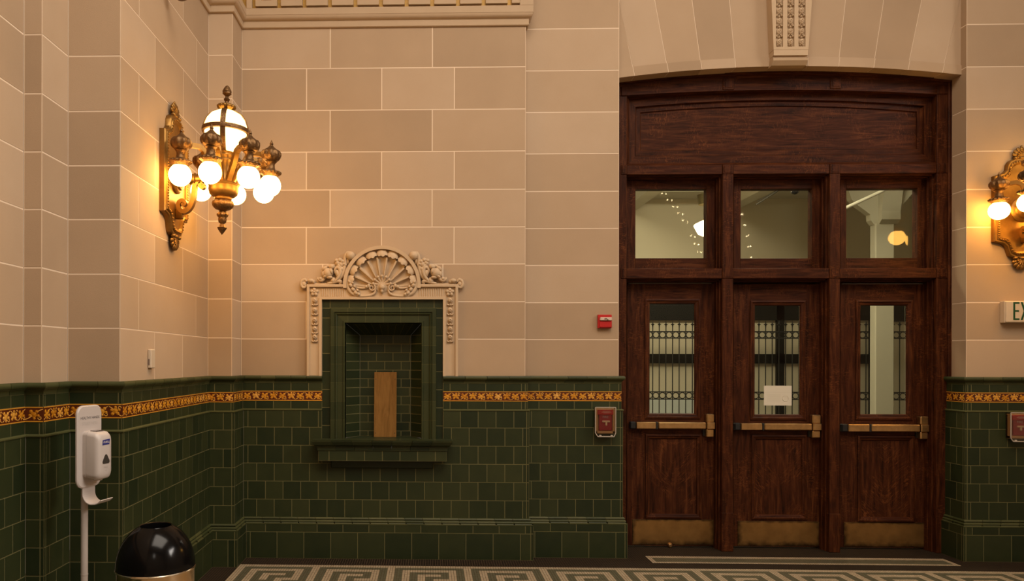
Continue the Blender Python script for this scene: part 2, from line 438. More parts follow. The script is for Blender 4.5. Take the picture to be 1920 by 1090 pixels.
# ------------------------------------------------------------------ green tile dado
Z_CAPT, Z_A1, Z_A0, Z_B0, Z_ST = 1.566, 1.503, 1.433, 1.349, 1.276
LOW = [1.276, 1.122, 0.966, 0.811, 0.656, 0.500, 0.346]
TW = 0.1524
def end_trim(P, i, F, off): return 0.022
def sweep_path(mb, P, prof, m=0, t=0.5, cut=None, gap=0.003, rnd=None):
    """prof: list of (d, z) out of the wall; mitred; optionally cut in lengths"""
    rnd = rnd or RND
    offs = {d: offset_path(P, d) for d, z in prof}
    for i in range(len(P)-1):
        A = [Vector((*offs[d][i], z)) for d, z in prof]; B = [Vector((*offs[d][i+1], z)) for d, z in prof]
        L = (B[0]-A[0]).length
        if cut:
            k = max(1, round(L/cut)); ts = [j/k for j in range(k+1)]
        else: ts = [0, 1]
        for u, v in zip(ts, ts[1:]):
            g = gap/2/max(L, .01) if cut else 0
            u2 = u + (g if u > 0 else 0); v2 = v - (g if v < 1 else 0)
            PA = [a.lerp(b, u2) for a, b in zip(A, B)]; PB = [a.lerp(b, v2) for a, b in zip(A, B)]
            n = len(prof); tt = t + (rnd.uniform(-.3, .3) if cut else 0)
            mb.add(PA+PB, [(j+1, j, n+j, n+j+1) for j in range(n-1)] + [tuple(range(n)), tuple(reversed(range(n, 2*n)))], m, tt)
def arc(d0, z0, d1, z1, bulge, n=5):
    out = []
    for k in range(n+1):
        t = k/n; d = d0+(d1-d0)*t; z = z0+(z1-z0)*t; b = math.sin(PI*t)*bulge
        q = Vector((d1-d0, z1-z0)).normalized()
        out.append((d + q.y*b, z - q.x*b))
    return out
def leaf_band(mb, F, a0, a1, z0, z1, rnd):
    """scrolling leaf relief on a frieze tile strip"""
    h = z1 - z0
    # rims
    for zz in (z0+0.003, z1-0.003):
        mb.quad(F.P(a0, zz-0.003, .0022), F.P(a1, zz-0.003, .0022), F.P(a1, zz+0.003, .0022), F.P(a0, zz+0.003, .0022), 1, 0.6)
    per = 0.0735; n = max(1, round((a1-a0)/per)); per = (a1-a0)/n
    def poly(pts, t):
        V = [F.P(min(max(x, a0), a1), min(max(z, z0+.004), z1-.004), .002) for x, z in pts]
        c = F.P(sum(min(max(x, a0), a1) for x, z in pts)/len(pts), sum(z for x, z in pts)/len(pts), .005)
        mb.add(V+[c], [(i, (i+1) % len(V), len(V)) for i in range(len(V))], 1, t)
    for k in range(n):
        cx = a0 + (k+.5)*per; s = 1 if k % 2 else -1; zc = (z0+z1)/2
        tone = rnd.uniform(.15, .85)
        # vine: S stroke through the motif
        pts = []
        for j in range(9):
            u = j/8; x = cx - per*.55 + per*1.1*u; z = zc + s*h*.34*math.cos(PI*u)
            pts.append((x, z))
        for (xa, za), (xb, zb) in zip(pts, pts[1:]):
            w = .0028
            q = Vector((xb-xa, zb-za)).normalized(); nx, nz = -q.y*w, q.x*w
            cl = lambda x: min(max(x, a0), a1)
            mb.quad(F.P(cl(xa-nx), za-nz, .003), F.P(cl(xb-nx), zb-nz, .003), F.P(cl(xb+nx), zb+nz, .003), F.P(cl(xa+nx), za+nz, .003), 1, .95)
        # lobed leaf
        lobes = [(.00, .00, .24), (.17, .20, .15), (-.17, .22, .15), (.26, -.06, .13), (-.24, -.04, .13), (.02, -.24, .12)]
        for dx, dz, r in lobes:
            x0, zz0 = cx + dx*h*1.1, zc - s*dz*h + s*h*.03
            poly([(x0 + r*h*.86*math.cos(a), zz0 + r*h*.86*math.sin(a)) for a in [2*PI*i/7 for i in range(7)]], tone + rnd.uniform(-.15, .15))
        # curl
        cc = (cx + .33*per, zc + s*h*.22); st = []
        for j in range(7):
            a = j*.9 + (0 if s > 0 else PI); r = h*.15*(1 - j/9)
            st.append((cc[0]+r*math.cos(a), cc[1]+r*math.sin(a)))
        for (xa, za), (xb, zb) in zip(st, st[1:]):
            q = Vector((xb-xa, zb-za)).normalized(); nx, nz = -q.y*.0026, q.x*.0026
            cl = lambda x: min(max(x, a0), a1); cz = lambda z: min(max(z, z0+.004), z1-.004)
            mb.quad(F.P(cl(xa-nx), cz(za-nz), .003), F.P(cl(xb-nx), cz(zb-nz), .003), F.P(cl(xb+nx), cz(zb+nz), .003), F.P(cl(xa+nx), cz(za+nz), .003), 1, .9)
SILLZ = at(716, 846, 6.25).z
def dado(name, P, label, seg_hole=None, breaks=None):
    """tile wainscot along path P. seg_hole: (segment index, s0, s1) of the niche, which stops the upper part"""
    rnd = random.Random(len(P)*13+1)
    root = MB(); band = MB(); cap = MB(); base = MB()
    up = offset_path(P, 0.020); lo = offset_path(P, 0.031); pl = offset_path(P, 0.064)
    for i in range(len(P)-1):
        tl, tr = turn(P, i), turn(P, i+1)
        FU, FLo, FP = Face(up[i], up[i+1]), Face(lo[i], lo[i+1]), Face(pl[i], pl[i+1])
        hole = None
        if seg_hole and seg_hole[0] == i: hole = seg_hole[1:]
        ends = lambda F: ([0.022] if tl > 0 else []) + ([F.L-0.022] if tr > 0 else [])
        def cuts(F, w, ph):
            a = ph*w - w; out = []
            e0 = 0.022 if tl > 0 else 0; e1 = F.L - (0.022 if tr > 0 else 0)
            while a < e1-0.02:
                if a > e0+0.02: out.append(a)
                a += w
            return out + ends(F)
        def hol(F, z0):
            if not hole: return []
            return [(hole[0]-F.p.x, hole[1]-F.p.x, z0, 3.0)]
        ph = rnd.random()
        hU = hol(FU, 0); hL = hol(FLo, SILLZ)
        backing(root, FU, Z_ST, Z_CAPT, -0.0015, 0, hU); backing(root, FLo, 0.3, Z_ST, -0.0015, 0, hL); backing(root, FP, 0, 0.30, -0.0015, 0)
        field(root, FU, [(Z_A0, Z_A1, cuts(FU, TW, ph)), (Z_ST, Z_B0, cuts(FU, TW, ph))], hU, 1, rnd=rnd)
        # ledge of the step
        rows = [(LOW[k+1], LOW[k], cuts(FLo, TW, ph + .5*(k % 2 == 0))) for k in range(6)]
        field(root, FLo, rows, hL, 1, rnd=rnd)
        field(root, FP, [(0.2255, 0.295, cuts(FP, 0.222, ph)), (0.0, 0.2255, cuts(FP, 0.231, ph+.4))], (), 1, rnd=rnd)
        # frieze strip
        spans = [(0, FU.L)]
        if hole: spans = [(0, hole[0]-FU.p.x), (hole[1]-FU.p.x, FU.L)]
        for a, b in spans:
            band.quad(FU.P(a, Z_B0, .0005), FU.P(b, Z_B0, .0005), FU.P(b, Z_A0, .0005), FU.P(a, Z_A0, .0005), 0)
            if i > 0 or name != 'trim_1': leaf_band(band, FU, a, b, Z_B0, Z_A0, rnd)
            else: leaf_band(band, FU, max(a, b-2.6), b, Z_B0, Z_A0, rnd)
    def swept(mb, prof, m, cut, pth):
        if seg_hole and breaks:
            i = seg_hole[0]; y = P[i][1]
            sweep_path(mb, P[:i+1] + [(breaks[0], y)], prof, m, .5, cut, rnd=rnd); sweep_path(mb, [(breaks[1], y)] + P[i+1:], prof, m, .5, cut, rnd=rnd)
        else: sweep_path(mb, pth, prof, m, .5, cut, rnd=rnd)
    swept(base, [(0.0, Z_ST+.005), (0.0195, Z_ST+.005), (0.030, Z_ST+.004), (0.036, Z_ST-.001), (0.036, Z_ST-.008), (0.030, Z_ST-.011)], 0, None, P); base.t = [.95]*len(base.t)
    prof = [(-0.005, Z_CAPT), (0.040, Z_CAPT)] + arc(0.044, Z_CAPT-.004, 0.044, Z_CAPT-.030, -0.004, 4) + [(0.036, Z_CAPT-.034)] + arc(0.036, Z_CAPT-.036, 0.021, Z_A1, 0.006, 4) + [(0.0, Z_A1)]
    swept(cap, prof, 0, TW*1.02, P)
    prof = [(0.02, 0.349), (0.036, 0.349)] + arc(0.040, 0.346, 0.040, 0.328, -0.006, 4) + [(0.041, 0.325)] + arc(0.046, 0.324, 0.050, 0.305, -0.006, 4) + [(0.054, 0.300), (0.064, 0.298), (0.064, 0.290)]
    sweep_path(base, P, prof, 0, .6, TW, rnd=rnd)
    o = struct(root.build(name, [GROUT, GREEN]), label, 'wainscot')
    b = band.build('leaf_frieze', [MAROON, AMBER], o); b['label'] = 'amber and maroon leaf scroll frieze'
    cap.build('cap_moulding', [MOULD, MOULD], o, smooth=True, ang=40); base.build('base_moulding', [MOULD, MOULD], o, smooth=True, ang=40)
    return o
LEFT_P = STONE_PATH[:6]
dado('trim_1', LEFT_P, 'dark green tile wainscot along the stepped side wall')
BACK_P = STONE_PATH[5:]
xa, xb = at(604.2, 700, 6.41).x, at(831, 700, 6.41).x
dado('trim_2', BACK_P, 'dark green tile wainscot around the niche', (2, xa, xb), (xa, xb))
dado('trim_3', RIGHT_P if False else RIGHT_PATH, 'dark green tile wainscot beside the oak doors')

# ------------------------------------------------------------------ floor
CELL = 0.0615; TS = CELL/3
XB = at(450, 1059, 6.16).x
YBORD = 6.16
XB = atZ(450, 1059.5, 0).x; YBORD = (atZ(450, 1059.5, 0).y + atZ(1000, 1063, 0).y)/2
KEY = ["LLLLLLLLLL", "DDDDDDDDDL", "DLLLLLLLDL", "DLDDDDDLDL", "DLDLLLDLDL", "DLDLDDDLDL", "DLDLDLLLDL", "DLDLDDDDDL", "DLDLLLLLLL", "DLDDDDDDDD", "DLLLLLLLLL", "LLLLLLLLLL"]
RX0, RX1 = atZ(1206, 1042, 0).x, atZ(1790, 1056, 0).x
RY1, RY0 = (atZ(1206, 1042, 0).y + atZ(1772, 1050, 0).y)/2, (atZ(1217, 1055, 0).y + atZ(1805, 1064, 0).y)/2
def mosaic(x, y):
    a = x - XB; b = YBORD - y
    if min(a, b) < 0:
        if RX0 < x < RX1 and RY0 < y < RY1:
            e = min(x-RX0, RX1-x, y-RY0, RY1-y)
            return 0 if e < 0.055 else 1
        return 2
    row, s = (int(b/CELL), a) if b <= a else (int(a/CELL), b)
    if row >= len(KEY): return 0
    if row == 0: return 0
    c = int((s - CELL)/CELL) % 10
    if s < CELL: c = 9
    return 0 if KEY[row][c] == 'L' else 1
fl = MB(); rnd = random.Random(5)
FX0, FX1, FY0, FY1 = -1.95, 7.0, 4.95, 6.95
ny = int((FY1-FY0)/TS); nx = int((FX1-FX0)/TS)
for j in range(ny):
    y = YBORD - (j - int((FY1-YBORD)/TS))*TS
    for i in range(nx):
        x = XB + (i - int((XB-FX0)/TS))*TS
        k = mosaic(x + TS/2, y - TS/2)
        if x > X10 + .2 and y > 6.9 and False: continue
        g = 0.0015
        fl.add([(x+g, y-TS+g, 0), (x+TS-g, y-TS+g, 0), (x+TS-g, y-g, 0), (x+g, y-g, 0)], [(0, 1, 2, 3)], 1+k, .5+rnd.uniform(-.4, .4))
fl.quad((-3.2, YREAR-.1, -.001), (XR+.1, YREAR-.1, -.001), (XR+.1, 7.4, -.001), (-3.2, 7.4, -.001), 0)
M_CREAM = toned('cream_mosaic', [(0, (0.30, 0.232, 0.150)), (1, (0.41, 0.33, 0.225))], 0.45, 30, .3)
M_OLIVE = toned('olive_mosaic', [(0, (0.068, 0.067, 0.040)), (1, (0.105, 0.102, 0.064))], 0.45, 30, .3)
M_DARK = toned('dark_mosaic', [(0, (0.006, 0.004, 0.0028)), (1, (0.017, 0.011, 0.0075))], 0.7, 30, .3); M_DARK.node_tree.nodes['Principled BSDF'].inputs['Specular IOR Level'].default_value = 0.08
M_FGROUT = simple('floor_grout', (0.085, 0.058, 0.033), 0.9, spec=.1)
# mosaic ground for the rest of the hall
def hall_mosaic():
    m, N, L, b = mat('hall_mosaic')
    tc = N.new('ShaderNodeTexCoord'); br = N.new('ShaderNodeTexBrick'); br.offset = 0; br.inputs['Scale'].default_value = 1
    br.inputs['Brick Width'].default_value = TS; br.inputs['Row Height'].default_value = TS; br.inputs['Mortar Size'].default_value = 0.0012
    br.inputs['Color1'].default_value = (0.30, 0.22, 0.13, 1); br.inputs['Color2'].default_value = (0.26, 0.19, 0.11, 1); br.inputs['Mortar'].default_value = (0.11, 0.075, 0.04, 1)
    L.new(tc.outputs['Object'], br.inputs['Vector']); L.new(br.outputs['Color'], b.inputs['Base Color']); b.inputs['Roughness'].default_value = .45
    return m
fl.m = [4 if (mi == 0) else mi for mi in fl.m]
fl.quad((FX0, FY0, -.0005), (FX1, FY0, -.0005), (FX1, FY1, -.0005), (FX0, FY1, -.0005), 0)
struct(fl.build('floor', [M_FGROUT, M_CREAM, M_OLIVE, M_DARK, hall_mosaic()]), 'mosaic floor with a cream and olive key border', 'floor')

# ------------------------------------------------------------------ cornice over the back panel
cz = lambda y: at(716, y, YB-.02).z
Z0c, Z1c, Z2c, Z3c, Z4c = cz(50.0), cz(37.5), cz(28.5), cz(16), cz(16)+0.62
CP = [(X4, YF3+1.0), (X4, YPIER), (X6, YPIER), (X6, YB), (X8+.005, YB), (X8+.005, YB+.09)]
cor = MB()
prof = [(0, Z0c), (0.012, Z0c), (0.018, Z0c+.006), (0.018, Z1c)] + arc(0.020, Z1c, 0.050, Z2c, 0.008, 5) + [(0.052, Z2c), (0.052, Z3c), (0.0, Z3c)]
prof = list(reversed(prof))
sweep_path(cor, CP, prof, 0, .5)
# fascia above the fret, and the end block right of it
sweep_path(cor, CP, list(reversed([(0, Z4c), (0.052, Z4c), (0.07, Z4c+.06), (0.10, Z4c+.12), (0.0, Z4c+.12)])), 0, .5)
co = struct(cor.build('trim_4', PLASTER), 'moulded stone cornice with a gilded fret over the niche wall', 'cornice')
fixnormals(co)
ground = MB()
for i in range(len(CP)-1):
    F = Face(CP[i], CP[i+1]); backing(ground, F, Z3c, Z4c, .018, 0)
gd = ground.build('fret_ground', simple('gold_ground', (0.40, 0.22, 0.035), 0.5, 0.25, 0.4, 60), co); gd['label'] = 'gold fret background'
blk = MB()
Yf = YB-.052
xs0 = at(479, 5, Yf).x; per = (at(479+48*9, 5, Yf).x - xs0)/9; bw = at(519, 5, Yf).x - xs0
zb0 = at(716, 8.5, Yf).z; bh = bw*1.0; gp = per-bw
xg0, xg1 = at(472, 8, YB-.05).x, at(974.7, 8, YB-.05).x
for (a, b) in ((X6+.052, xg0), (xg1, X8+.005+.052)):
    blk.box((a, YB-.052, Z3c), (b, YB-.01, Z4c), bev=.003)
k = 0
for row in range(3):
    z = zb0 + row*(bh+gp)
    for k in range(11):
        x = xs0 + k*per; x1 = min(x+bw, xg1)
        if x1 - x < .01: continue
        if row == 0 and k < 10:      # block with a sunk square eye
            w = bw*.26
            for (p, q, r_, s_) in subtract([(x, x1, z, z+bh)], (x+w, x1-w, z+w, z+bh-w)): blk.box((p, Yf, r_), (q, YB-.012, s_))
            blk.box((x+w*1.4, Yf+.012, z+w*1.4), (x1-w*1.4, YB-.012, z+bh-w*1.4))
        else: blk.box((x, Yf, z), (x1, YB-.012, z+bh), bev=.003)
blk.build('fret_block', PLASTER, co)
# fret blocks on the return over the sconce wall
rb = MB()
F = Face(CP[0], CP[1])
for k in range(6):
    a = F.L - .10 - k*per
    for row in range(3): 
        z = zb0 + row*(bh+gp)
        V0, V1 = F.P(a-bw, z, .012), F.P(a, z+bh, .05); rb.box(V0, V1)
rb.build('fret_block', PLASTER, co)

# ------------------------------------------------------------------ arch over the doors
YA = 6.587
pl_, pm_, pr_ = at(1160.5, 145.8, YA), at(1479, 124, YA), at(1801.7, 140, YA)
def circle3(a, b, c):
    ax, az, bx, bz, cx, cz_ = a.x, a.z, b.x, b.z, c.x, c.z
    d = 2*(ax*(bz-cz_)+bx*(cz_-az)+cx*(az-bz))
    ux = ((ax*ax+az*az)*(bz-cz_)+(bx*bx+bz*bz)*(cz_-az)+(cx*cx+cz_*cz_)*(az-bz))/d
    uz = ((ax*ax+az*az)*(cx-bx)+(bx*bx+bz*bz)*(ax-cx)+(cx*cx+cz_*cz_)*(bx-ax))/d
    return ux, uz, math.hypot(ax-ux, az-uz)
ACX, ACZ, AR = circle3(pl_, pm_, pr_)
def arch_z(x, r=AR): return ACZ + math.sqrt(max(r*r - (x-ACX)**2, 0))
ZTOP = 5.6
aw = MB()
def Aat(p, q): return at(1140 + p/2.743, q/2.743, YA)
joints = [((138, 390), (60, 10)), ((313, 375), (243, 0)), ((484, 360), (435, 0)), ((658, 348), (628, 0)), ((838, 340), (824, 0)), ((1030, 340), (1038, 0)),
          ((1187, 345), (1225, 0)), ((1367, 352), (1422, 0)), ((1543, 362), (1617, 0)), ((1720, 376), (1812, 0))]
lines = []
for a, b in joints:
    A_, B_ = Aat(*a), Aat(*b); sl = (B_.x-A_.x)/(B_.z-A_.z); lines.append((A_.x, A_.z, sl))
def jx(l, z): return l[0] + l[2]*(z-l[1])
def joint_low(l, r):
    z = l[1]
    for _ in range(8): z = arch_z(jx(l, z), r)
    return jx(l, z), z
RF = AR + 0.082
bands = [None] + lines + [None]
rnd = random.Random(9)
for k in range(len(bands)-1):
    L0, L1 = bands[k], bands[k+1]
    for (rl, front, top) in ((AR, 0.0, RF), (RF, 0.010, None)):
        gx = .003
        def low(Lx, side, r):
            if Lx is None:
                x = X10 if side < 0 else X11; return x, arch_z(x, r)
            x, z = joint_low(Lx, r); return x - side*gx, z
        xa0, za0 = low(L0, -1, rl); xb0, zb0_ = low(L1, 1, rl)
        n = 5
        bot = [(xa0+(xb0-xa0)*i/n, arch_z(xa0+(xb0-xa0)*i/n, rl)) for i in range(n+1)]
        if top:
            xa1, _ = low(L0, -1, top); xb1, _ = low(L1, 1, top)
            tp = [(xa1+(xb1-xa1)*i/n, arch_z(xa1+(xb1-xa1)*i/n, top)) for i in range(n+1)]
        else:
            def tx(Lx, side):
                if Lx is None: return X10 if side < 0 else X11
                return jx(Lx, ZTOP) - side*gx
            xa1, xb1 = max(tx(L0, -1), X10), min(tx(L1, 1), X11)
            if L0 is not None and tx(L0, -1) < X10: xa1 = X10
            tp = [(xa1, ZTOP), (xb1, ZTOP)]
            if L0 is None and xb1 <= X10 + .002:   # springer wedge
                zz = lines[0][1] + (X10 - lines[0][0])/lines[0][2]; tp = [(X10, zz)]
            if L1 is None and xa1 >= X11 - .002:
                zz = lines[-1][1] + (X11 - lines[-1][0])/lines[-1][2]; tp = [(X11, zz)]
            if L0 is lines[0] and tx(L0, -1) < X10:
                zz = lines[0][1] + (X10+gx - lines[0][0])/lines[0][2]; tp = [(X10, zz), (X10, ZTOP), (xb1, ZTOP)]
            if L1 is lines[-1] and tx(L1, 1) > X11:
                zz = lines[-1][1] + (X11-gx - lines[-1][0])/lines[-1][2]; tp = [(xa1, ZTOP), (X11, ZTOP), (X11, zz)]
        poly = bot + list(reversed(tp))
        aw.prism(poly, lambda a, b, d: (a, d, b), YA+front, YJ+.02 if top else YA+.06, 1, .5+rnd.uniform(-.3, .3))
# cream mortar showing in the joints of the soffit band
n = 40
for i in range(n):
    xa_, xb_ = X10+(X11-X10)*i/n, X10+(X11-X10)*(i+1)/n
    aw.quad((xa_, YA+.012, arch_z(xa_, AR+.03)), (xb_, YA+.012, arch_z(xb_, AR+.03)), (xb_, YA+.012, STONE_TOP), (xa_, YA+.012, STONE_TOP), 0)
    aw.quad((xa_, YA+.002, arch_z(xa_, AR+.002)), (xb_, YA+.002, arch_z(xb_, AR+.002)), (xb_, YA+.002, arch_z(xb_, RF)), (xa_, YA+.002, arch_z(xa_, RF)), 0)
    aw.quad((xa_, YJ+.02, arch_z(xa_, AR+.002)), (xb_, YJ+.02, arch_z(xb_, AR+.002)), (xb_, YA+.002, arch_z(xb_, AR+.002)), (xa_, YA+.002, arch_z(xa_, AR+.002)), 0)
ao = struct(aw.build('wall_above', [MORTAR, STONE]), 'cream stone voussoirs of the flat arch over the doors', 'wall'); fixnormals(ao)

# keystone
ks = MB()
YK = YA - .085
def K(p, q, Y=YK): return at(1400 + p/6.8125, q/6.8125, Y)
tl, tr_, bl, br_ = K(318, 0), K(835, 0), K(345, 635), K(790, 635)
zt, zbk = tl.z, bl.z
def kx(side, z):
    a, b = (bl.x, tl.x) if side < 0 else (br_.x, tr_.x)
    return a + (b-a)*(z-zbk)/(zt-zbk)
zk2, zk3, zk4 = K(500, 640).z, K(500, 705).z, K(500, 735).z
zk5 = K(500, 835, YA-.05).z
ZKT = 5.3
yb_ = YA + .02
# front panel pieces between three sunk strips
strips = [(375, 465), (520, 610), (662, 752)]
sx = [(K(a, 300).x, K(b, 300).x) for a, b in strips]
zsb = K(500, 597).z
xsE = [None, sx[0], sx[1], sx[2], None]
def kpiece(x0f, x1f, z0, z1, yf): 
    V = [(x0f(z0), yf, z0), (x1f(z0), yf, z0), (x1f(z1), yf, z1), (x0f(z1), yf, z1), (x0f(z0), yb_, z0), (x1f(z0), yb_, z0), (x1f(z1), yb_, z1), (x0f(z1), yb_, z1)]
    ks.add(V, [(0,1,2,3),(5,4,7,6),(4,0,3,7),(1,5,6,2),(3,2,6,7),(4,5,1,0)], 0, .5)
le = lambda z: kx(-1, z); re = lambda z: kx(1, z)
cn = lambda v: (lambda z: v)
kpiece(le, re, zbk, zsb, YK)
kpiece(le, cn(sx[0][0]), zsb, ZKT, YK); kpiece(cn(sx[0][1]), cn(sx[1][0]), zsb, ZKT, YK); kpiece(cn(sx[1][1]), cn(sx[2][0]), zsb, ZKT, YK); kpiece(cn(sx[2][1]), re, zsb, ZKT, YK)
for a, b in sx: kpiece(cn(a-.002), cn(b+.002), zsb-.002, ZKT, YK+.018)
kpiece(cn(bl.x+.004), cn(br_.x-.002), zk2+.004, zbk, YK+.012)
kpiece(cn(bl.x+.002), cn(br_.x-.002), zk3, zk2+.004, YK+.002)
kpiece(cn(bl.x+.004), cn(br_.x-.002), zk4, zk3, YK+.02)
# cavetto foot
pr = [(YK+.004, zk4), (YK+.010, zk4-.02), (YK+.022, zk5+.02), (YA-.045, zk5), (yb_, zk5), (yb_, zk4)]
xw0, xw1 = bl.x, br_.x
V = [(xw0, y, z) for y, z in pr] + [(xw1, y, z) for y, z in pr]; n = len(pr)
ks.add(V, [(i, (i+1) % n, n+(i+1) % n, n+i) for i in range(n)] + [tuple(range(n)), tuple(reversed(range(n, 2*n)))], 0, .5)
ko = struct(ks.build('trim_5', CARVED), 'carved stone keystone above the middle door', 'keystone'); fixnormals(ko)
for (a, b), xoff in zip(strips, (0, 1, 2)):
    fm = MB(); xm = sx[xoff][0]*.5 + sx[xoff][1]*.5; w = (sx[xoff][1]-sx[xoff][0])
    for q in range(-1, 4+1):
        c = K(500, 530 - 133*(q-0)).z if q >= 0 else None
        if c is None: continue
        fm.blob((xm, YK+.012, c), (w*.36, .016, w*.46), bump=.06, nb=5)
        fm.tube([(xm + .55*w*.36*(1-j/10)*math.cos(j*.9), YK-.003, c + .55*w*.36*(1-j/10)*math.sin(j*.9)) for j in range(9)], .0045, 5)
        for sg in (-1, 1): fm.blob((xm+sg*w*.33, YK+.010, c + w*.80), (w*.15, .014, w*.15))
        fm.blob((xm, YK+.012, c + w*.68), (w*.12, .012, w*.2))
        for sg in (-1, 1): fm.blob((xm+sg*w*.18, YK+.012, c - w*.48), (w*.16, .010, w*.09), rot=sg*.5)
    fm.build('flower_drop', CARVED, ko, smooth=True, ang=70)
# ------------------------------------------------------------------ the tiled niche
def frame_sweep(mb, P, prof, m=0, t=.5):
    """P: (x, z) path, inside on the right; prof: (o inward, y)"""
    offs = {o: offset_path(P, o) for o, y in prof}
    for i in range(len(P)-1):
        A = [(offs[o][i][0], y, offs[o][i][1]) for o, y in prof]; B = [(offs[o][i+1][0], y, offs[o][i+1][1]) for o, y in prof]
        n = len(prof)
        mb.add(A+B, [(j, j+1, n+j+1, n+j) for j in range(n-1)] + [tuple(range(n)), tuple(reversed(range(n, 2*n)))], m, t)
nx_c = at(716.5, 640, YB).x
ZCAP = at(716, 705.5, YB-.03).z
niche = thing('wall_niche', 'shell topped stone and green tile wall niche with a projecting sill', 'niche', (nx_c, YB, SILLZ))
NO = Vector((nx_c, YB, SILLZ))
def nb(mb, name, mats, **k): 
    o = mb.build(name, mats, niche, NO, **k); fixnormals(o); return o
def q2(p, q, h=0.0):            # point of the carved relief, h metres proud of the wall
    v = at(550 + p/3.894, 440 + q/3.894, YB); return Vector((v.x, YB - h, v.z))
ox0, ox1 = at(576.5, 600, YB).x, at(858.7, 600, YB).x; oz1 = at(716, 534.2, YB).z
PX = at(717, 600, YB).x - at(716, 600, YB).x
sr = MB()
OUT = [(ox0, ZCAP), (ox0, oz1), (ox1, oz1), (ox1, ZCAP)]
frame_sweep(sr, OUT, [(0.003, YB), (0.003, YB-.026), (0.106, YB-.026), (0.106, YB-.042), (0.129, YB-.042), (0.131, YB+.004)])
fil = [(0.0, YB), (0.0, YB-.045), (.004, YB-.048), (.022, YB-.048), (.026, YB-.040), (.026, YB-.02)]
xs1, xs2 = at(649.5, 534, YB).x, at(783.5, 534, YB).x
frame_sweep(sr, [(ox0, ZCAP), (ox0, oz1), (xs1, oz1)], fil); frame_sweep(sr, [(xs2, oz1), (ox1, oz1), (ox1, ZCAP)], fil)
acx, acz = at(716.5, 534, YB).x, at(716.5, 534.5, YB).z; RO, RI = 72.3*PX, 65.8*PX
nA = 40
ring_o = [(acx + RO*math.cos(PI*k/nA), acz + RO*math.sin(PI*k/nA)) for k in range(nA+1)]
ring_i = [(acx + RI*math.cos(PI*k/nA), acz + RI*math.sin(PI*k/nA)) for k in range(nA+1)]
for k in range(nA):
    a, b, c, d = ring_o[k], ring_o[k+1], ring_i[k+1], ring_i[k]
    V = [(x, YB-.048, z) for x, z in (a, b, c, d)] + [(x, YB+.002, z) for x, z in (a, b, c, d)]
    sr.add(V, [(0, 1, 2, 3), (0, 4, 5, 1), (3, 2, 6, 7)], 0, .5)
for sg in (-1, 1):
    xa_, xb_ = acx+sg*RO, acx+sg*RI; sr.box((xa_, YB-.0484, acz-.030), (xb_, YB, acz+.001))
    xq_ = sorted((xs1-.012 if sg < 0 else xs2+.012, acx+sg*RI)); sr.box((xq_[0], YB-.043, oz1-.026), (xq_[1], YB, oz1-.0005))
# flutes of the frieze
for lo_, hi_, n in ((602, 648, 11), (785, 832, 11)):
    for k in range(n):
        p = lo_ + (hi_-lo_)*(k+.5)/n
        a = at(p, 541.5, YB-.026); b = at(p, 556.5, YB-.026)
        sr.tube([(a.x, YB-.026, a.z), (a.x, YB-.026, (a.z+b.z)/2), (b.x, YB-.026, b.z)], .0075, 8, flat=.8)
nb(sr, 'stone_surround', CARVED, smooth=True, ang=30)
# shell
sh = MB()
plate = ring_i + [(acx - RI*.99, acz-.03), (acx-RI*.86, acz-.075), (acx-RI*.6, acz-.10), (acx+RI*.6, acz-.10), (acx+RI*.86, acz-.075), (acx+RI*.99, acz-.03)]
sh.prism(plate, lambda a, b, d: (a, d, b), YB-.006, YB-.0005, 0, .4)
hub = (648, 400)
heads = [(418, 335), (440, 262), (495, 195), (570, 152), (650, 137)]
heads = heads + [(2*649.5-p, q) for p, q in reversed(heads[:-1])]
angs = [math.atan2(hub[1]-q, p-hub[0]) for p, q in heads]
rads = [math.hypot(p-hub[0], q-hub[1]) for p, q in heads]
half = [abs(angs[k]-angs[k-1])/2 if k else abs(angs[1]-angs[0])/2 for k in range(9)]
for k in range(9):
    th, rr = angs[k], rads[k]; hw = 0.155
    NU, NV = 8, 8; V = []
    for i in range(NU+1):
        r = 70 + (rr-70+8)*i/NU
        for j in range(NV+1):
            v = -1 + 2*j/NV; a = th - v*hw*.96
            V.append(q2(hub[0] + r*math.cos(a), hub[1] - r*math.sin(a), .004 + .026*v**4*(1-.2*i/NU) + .004*(i/NU)))
    sh.add(V, [(i*(NV+1)+j, i*(NV+1)+j+1, (i+1)*(NV+1)+j+1, (i+1)*(NV+1)+j) for i in range(NU) for j in range(NV)], 0, .5)
    # scalloped hood over the end of the flute
    HU, HV = 7, 18; V = []; hwr = 41.0
    for i in range(HU+2):
        for j in range(HV+1):
            v = -1 + 2*j/HV; lip = rr - 22 + 12*v*v - 9*abs(math.sin(2.5*PI*(v+1)/2*1.0)); tip = rr + 37*math.sqrt(max(0, 1-v*v))
            if i == 0: r, h = lip + 6, .012
            else:
                u_ = (i-1)/HU; r = lip + (tip-lip)*u_; h = .010 + .044*math.sqrt(max(0, 1-.85*v*v))*math.cos(u_*PI/2)**.8 + .004*abs(math.sin(2.5*PI*(v+1)/2))*(1-u_)
            x, y = hub[0] + r*math.cos(th) + hwr*v*math.sin(th), hub[1] - r*math.sin(th) + hwr*v*math.cos(th)
            V.append(q2(x, y, h))
    sh.add(V, [(i*(HV+1)+j, i*(HV+1)+j+1, (i+1)*(HV+1)+j+1, (i+1)*(HV+1)+j) for i in range(HU+1) for j in range(HV)], 0, .55)
for k in range(8):
    am = (angs[k]+angs[k+1])/2; rm = (rads[k]+rads[k+1])/2
    for s_ in (-.014, .014):
        pts = [q2(hub[0] + r*math.cos(am + s_*(.4+.6*r/260)), hub[1] - r*math.sin(am + s_*(.4+.6*r/260)), .030) for r in (72, 130, 190, rm-32)]
        sh.tube(pts, [.0035, .005, .006, .007], 6)
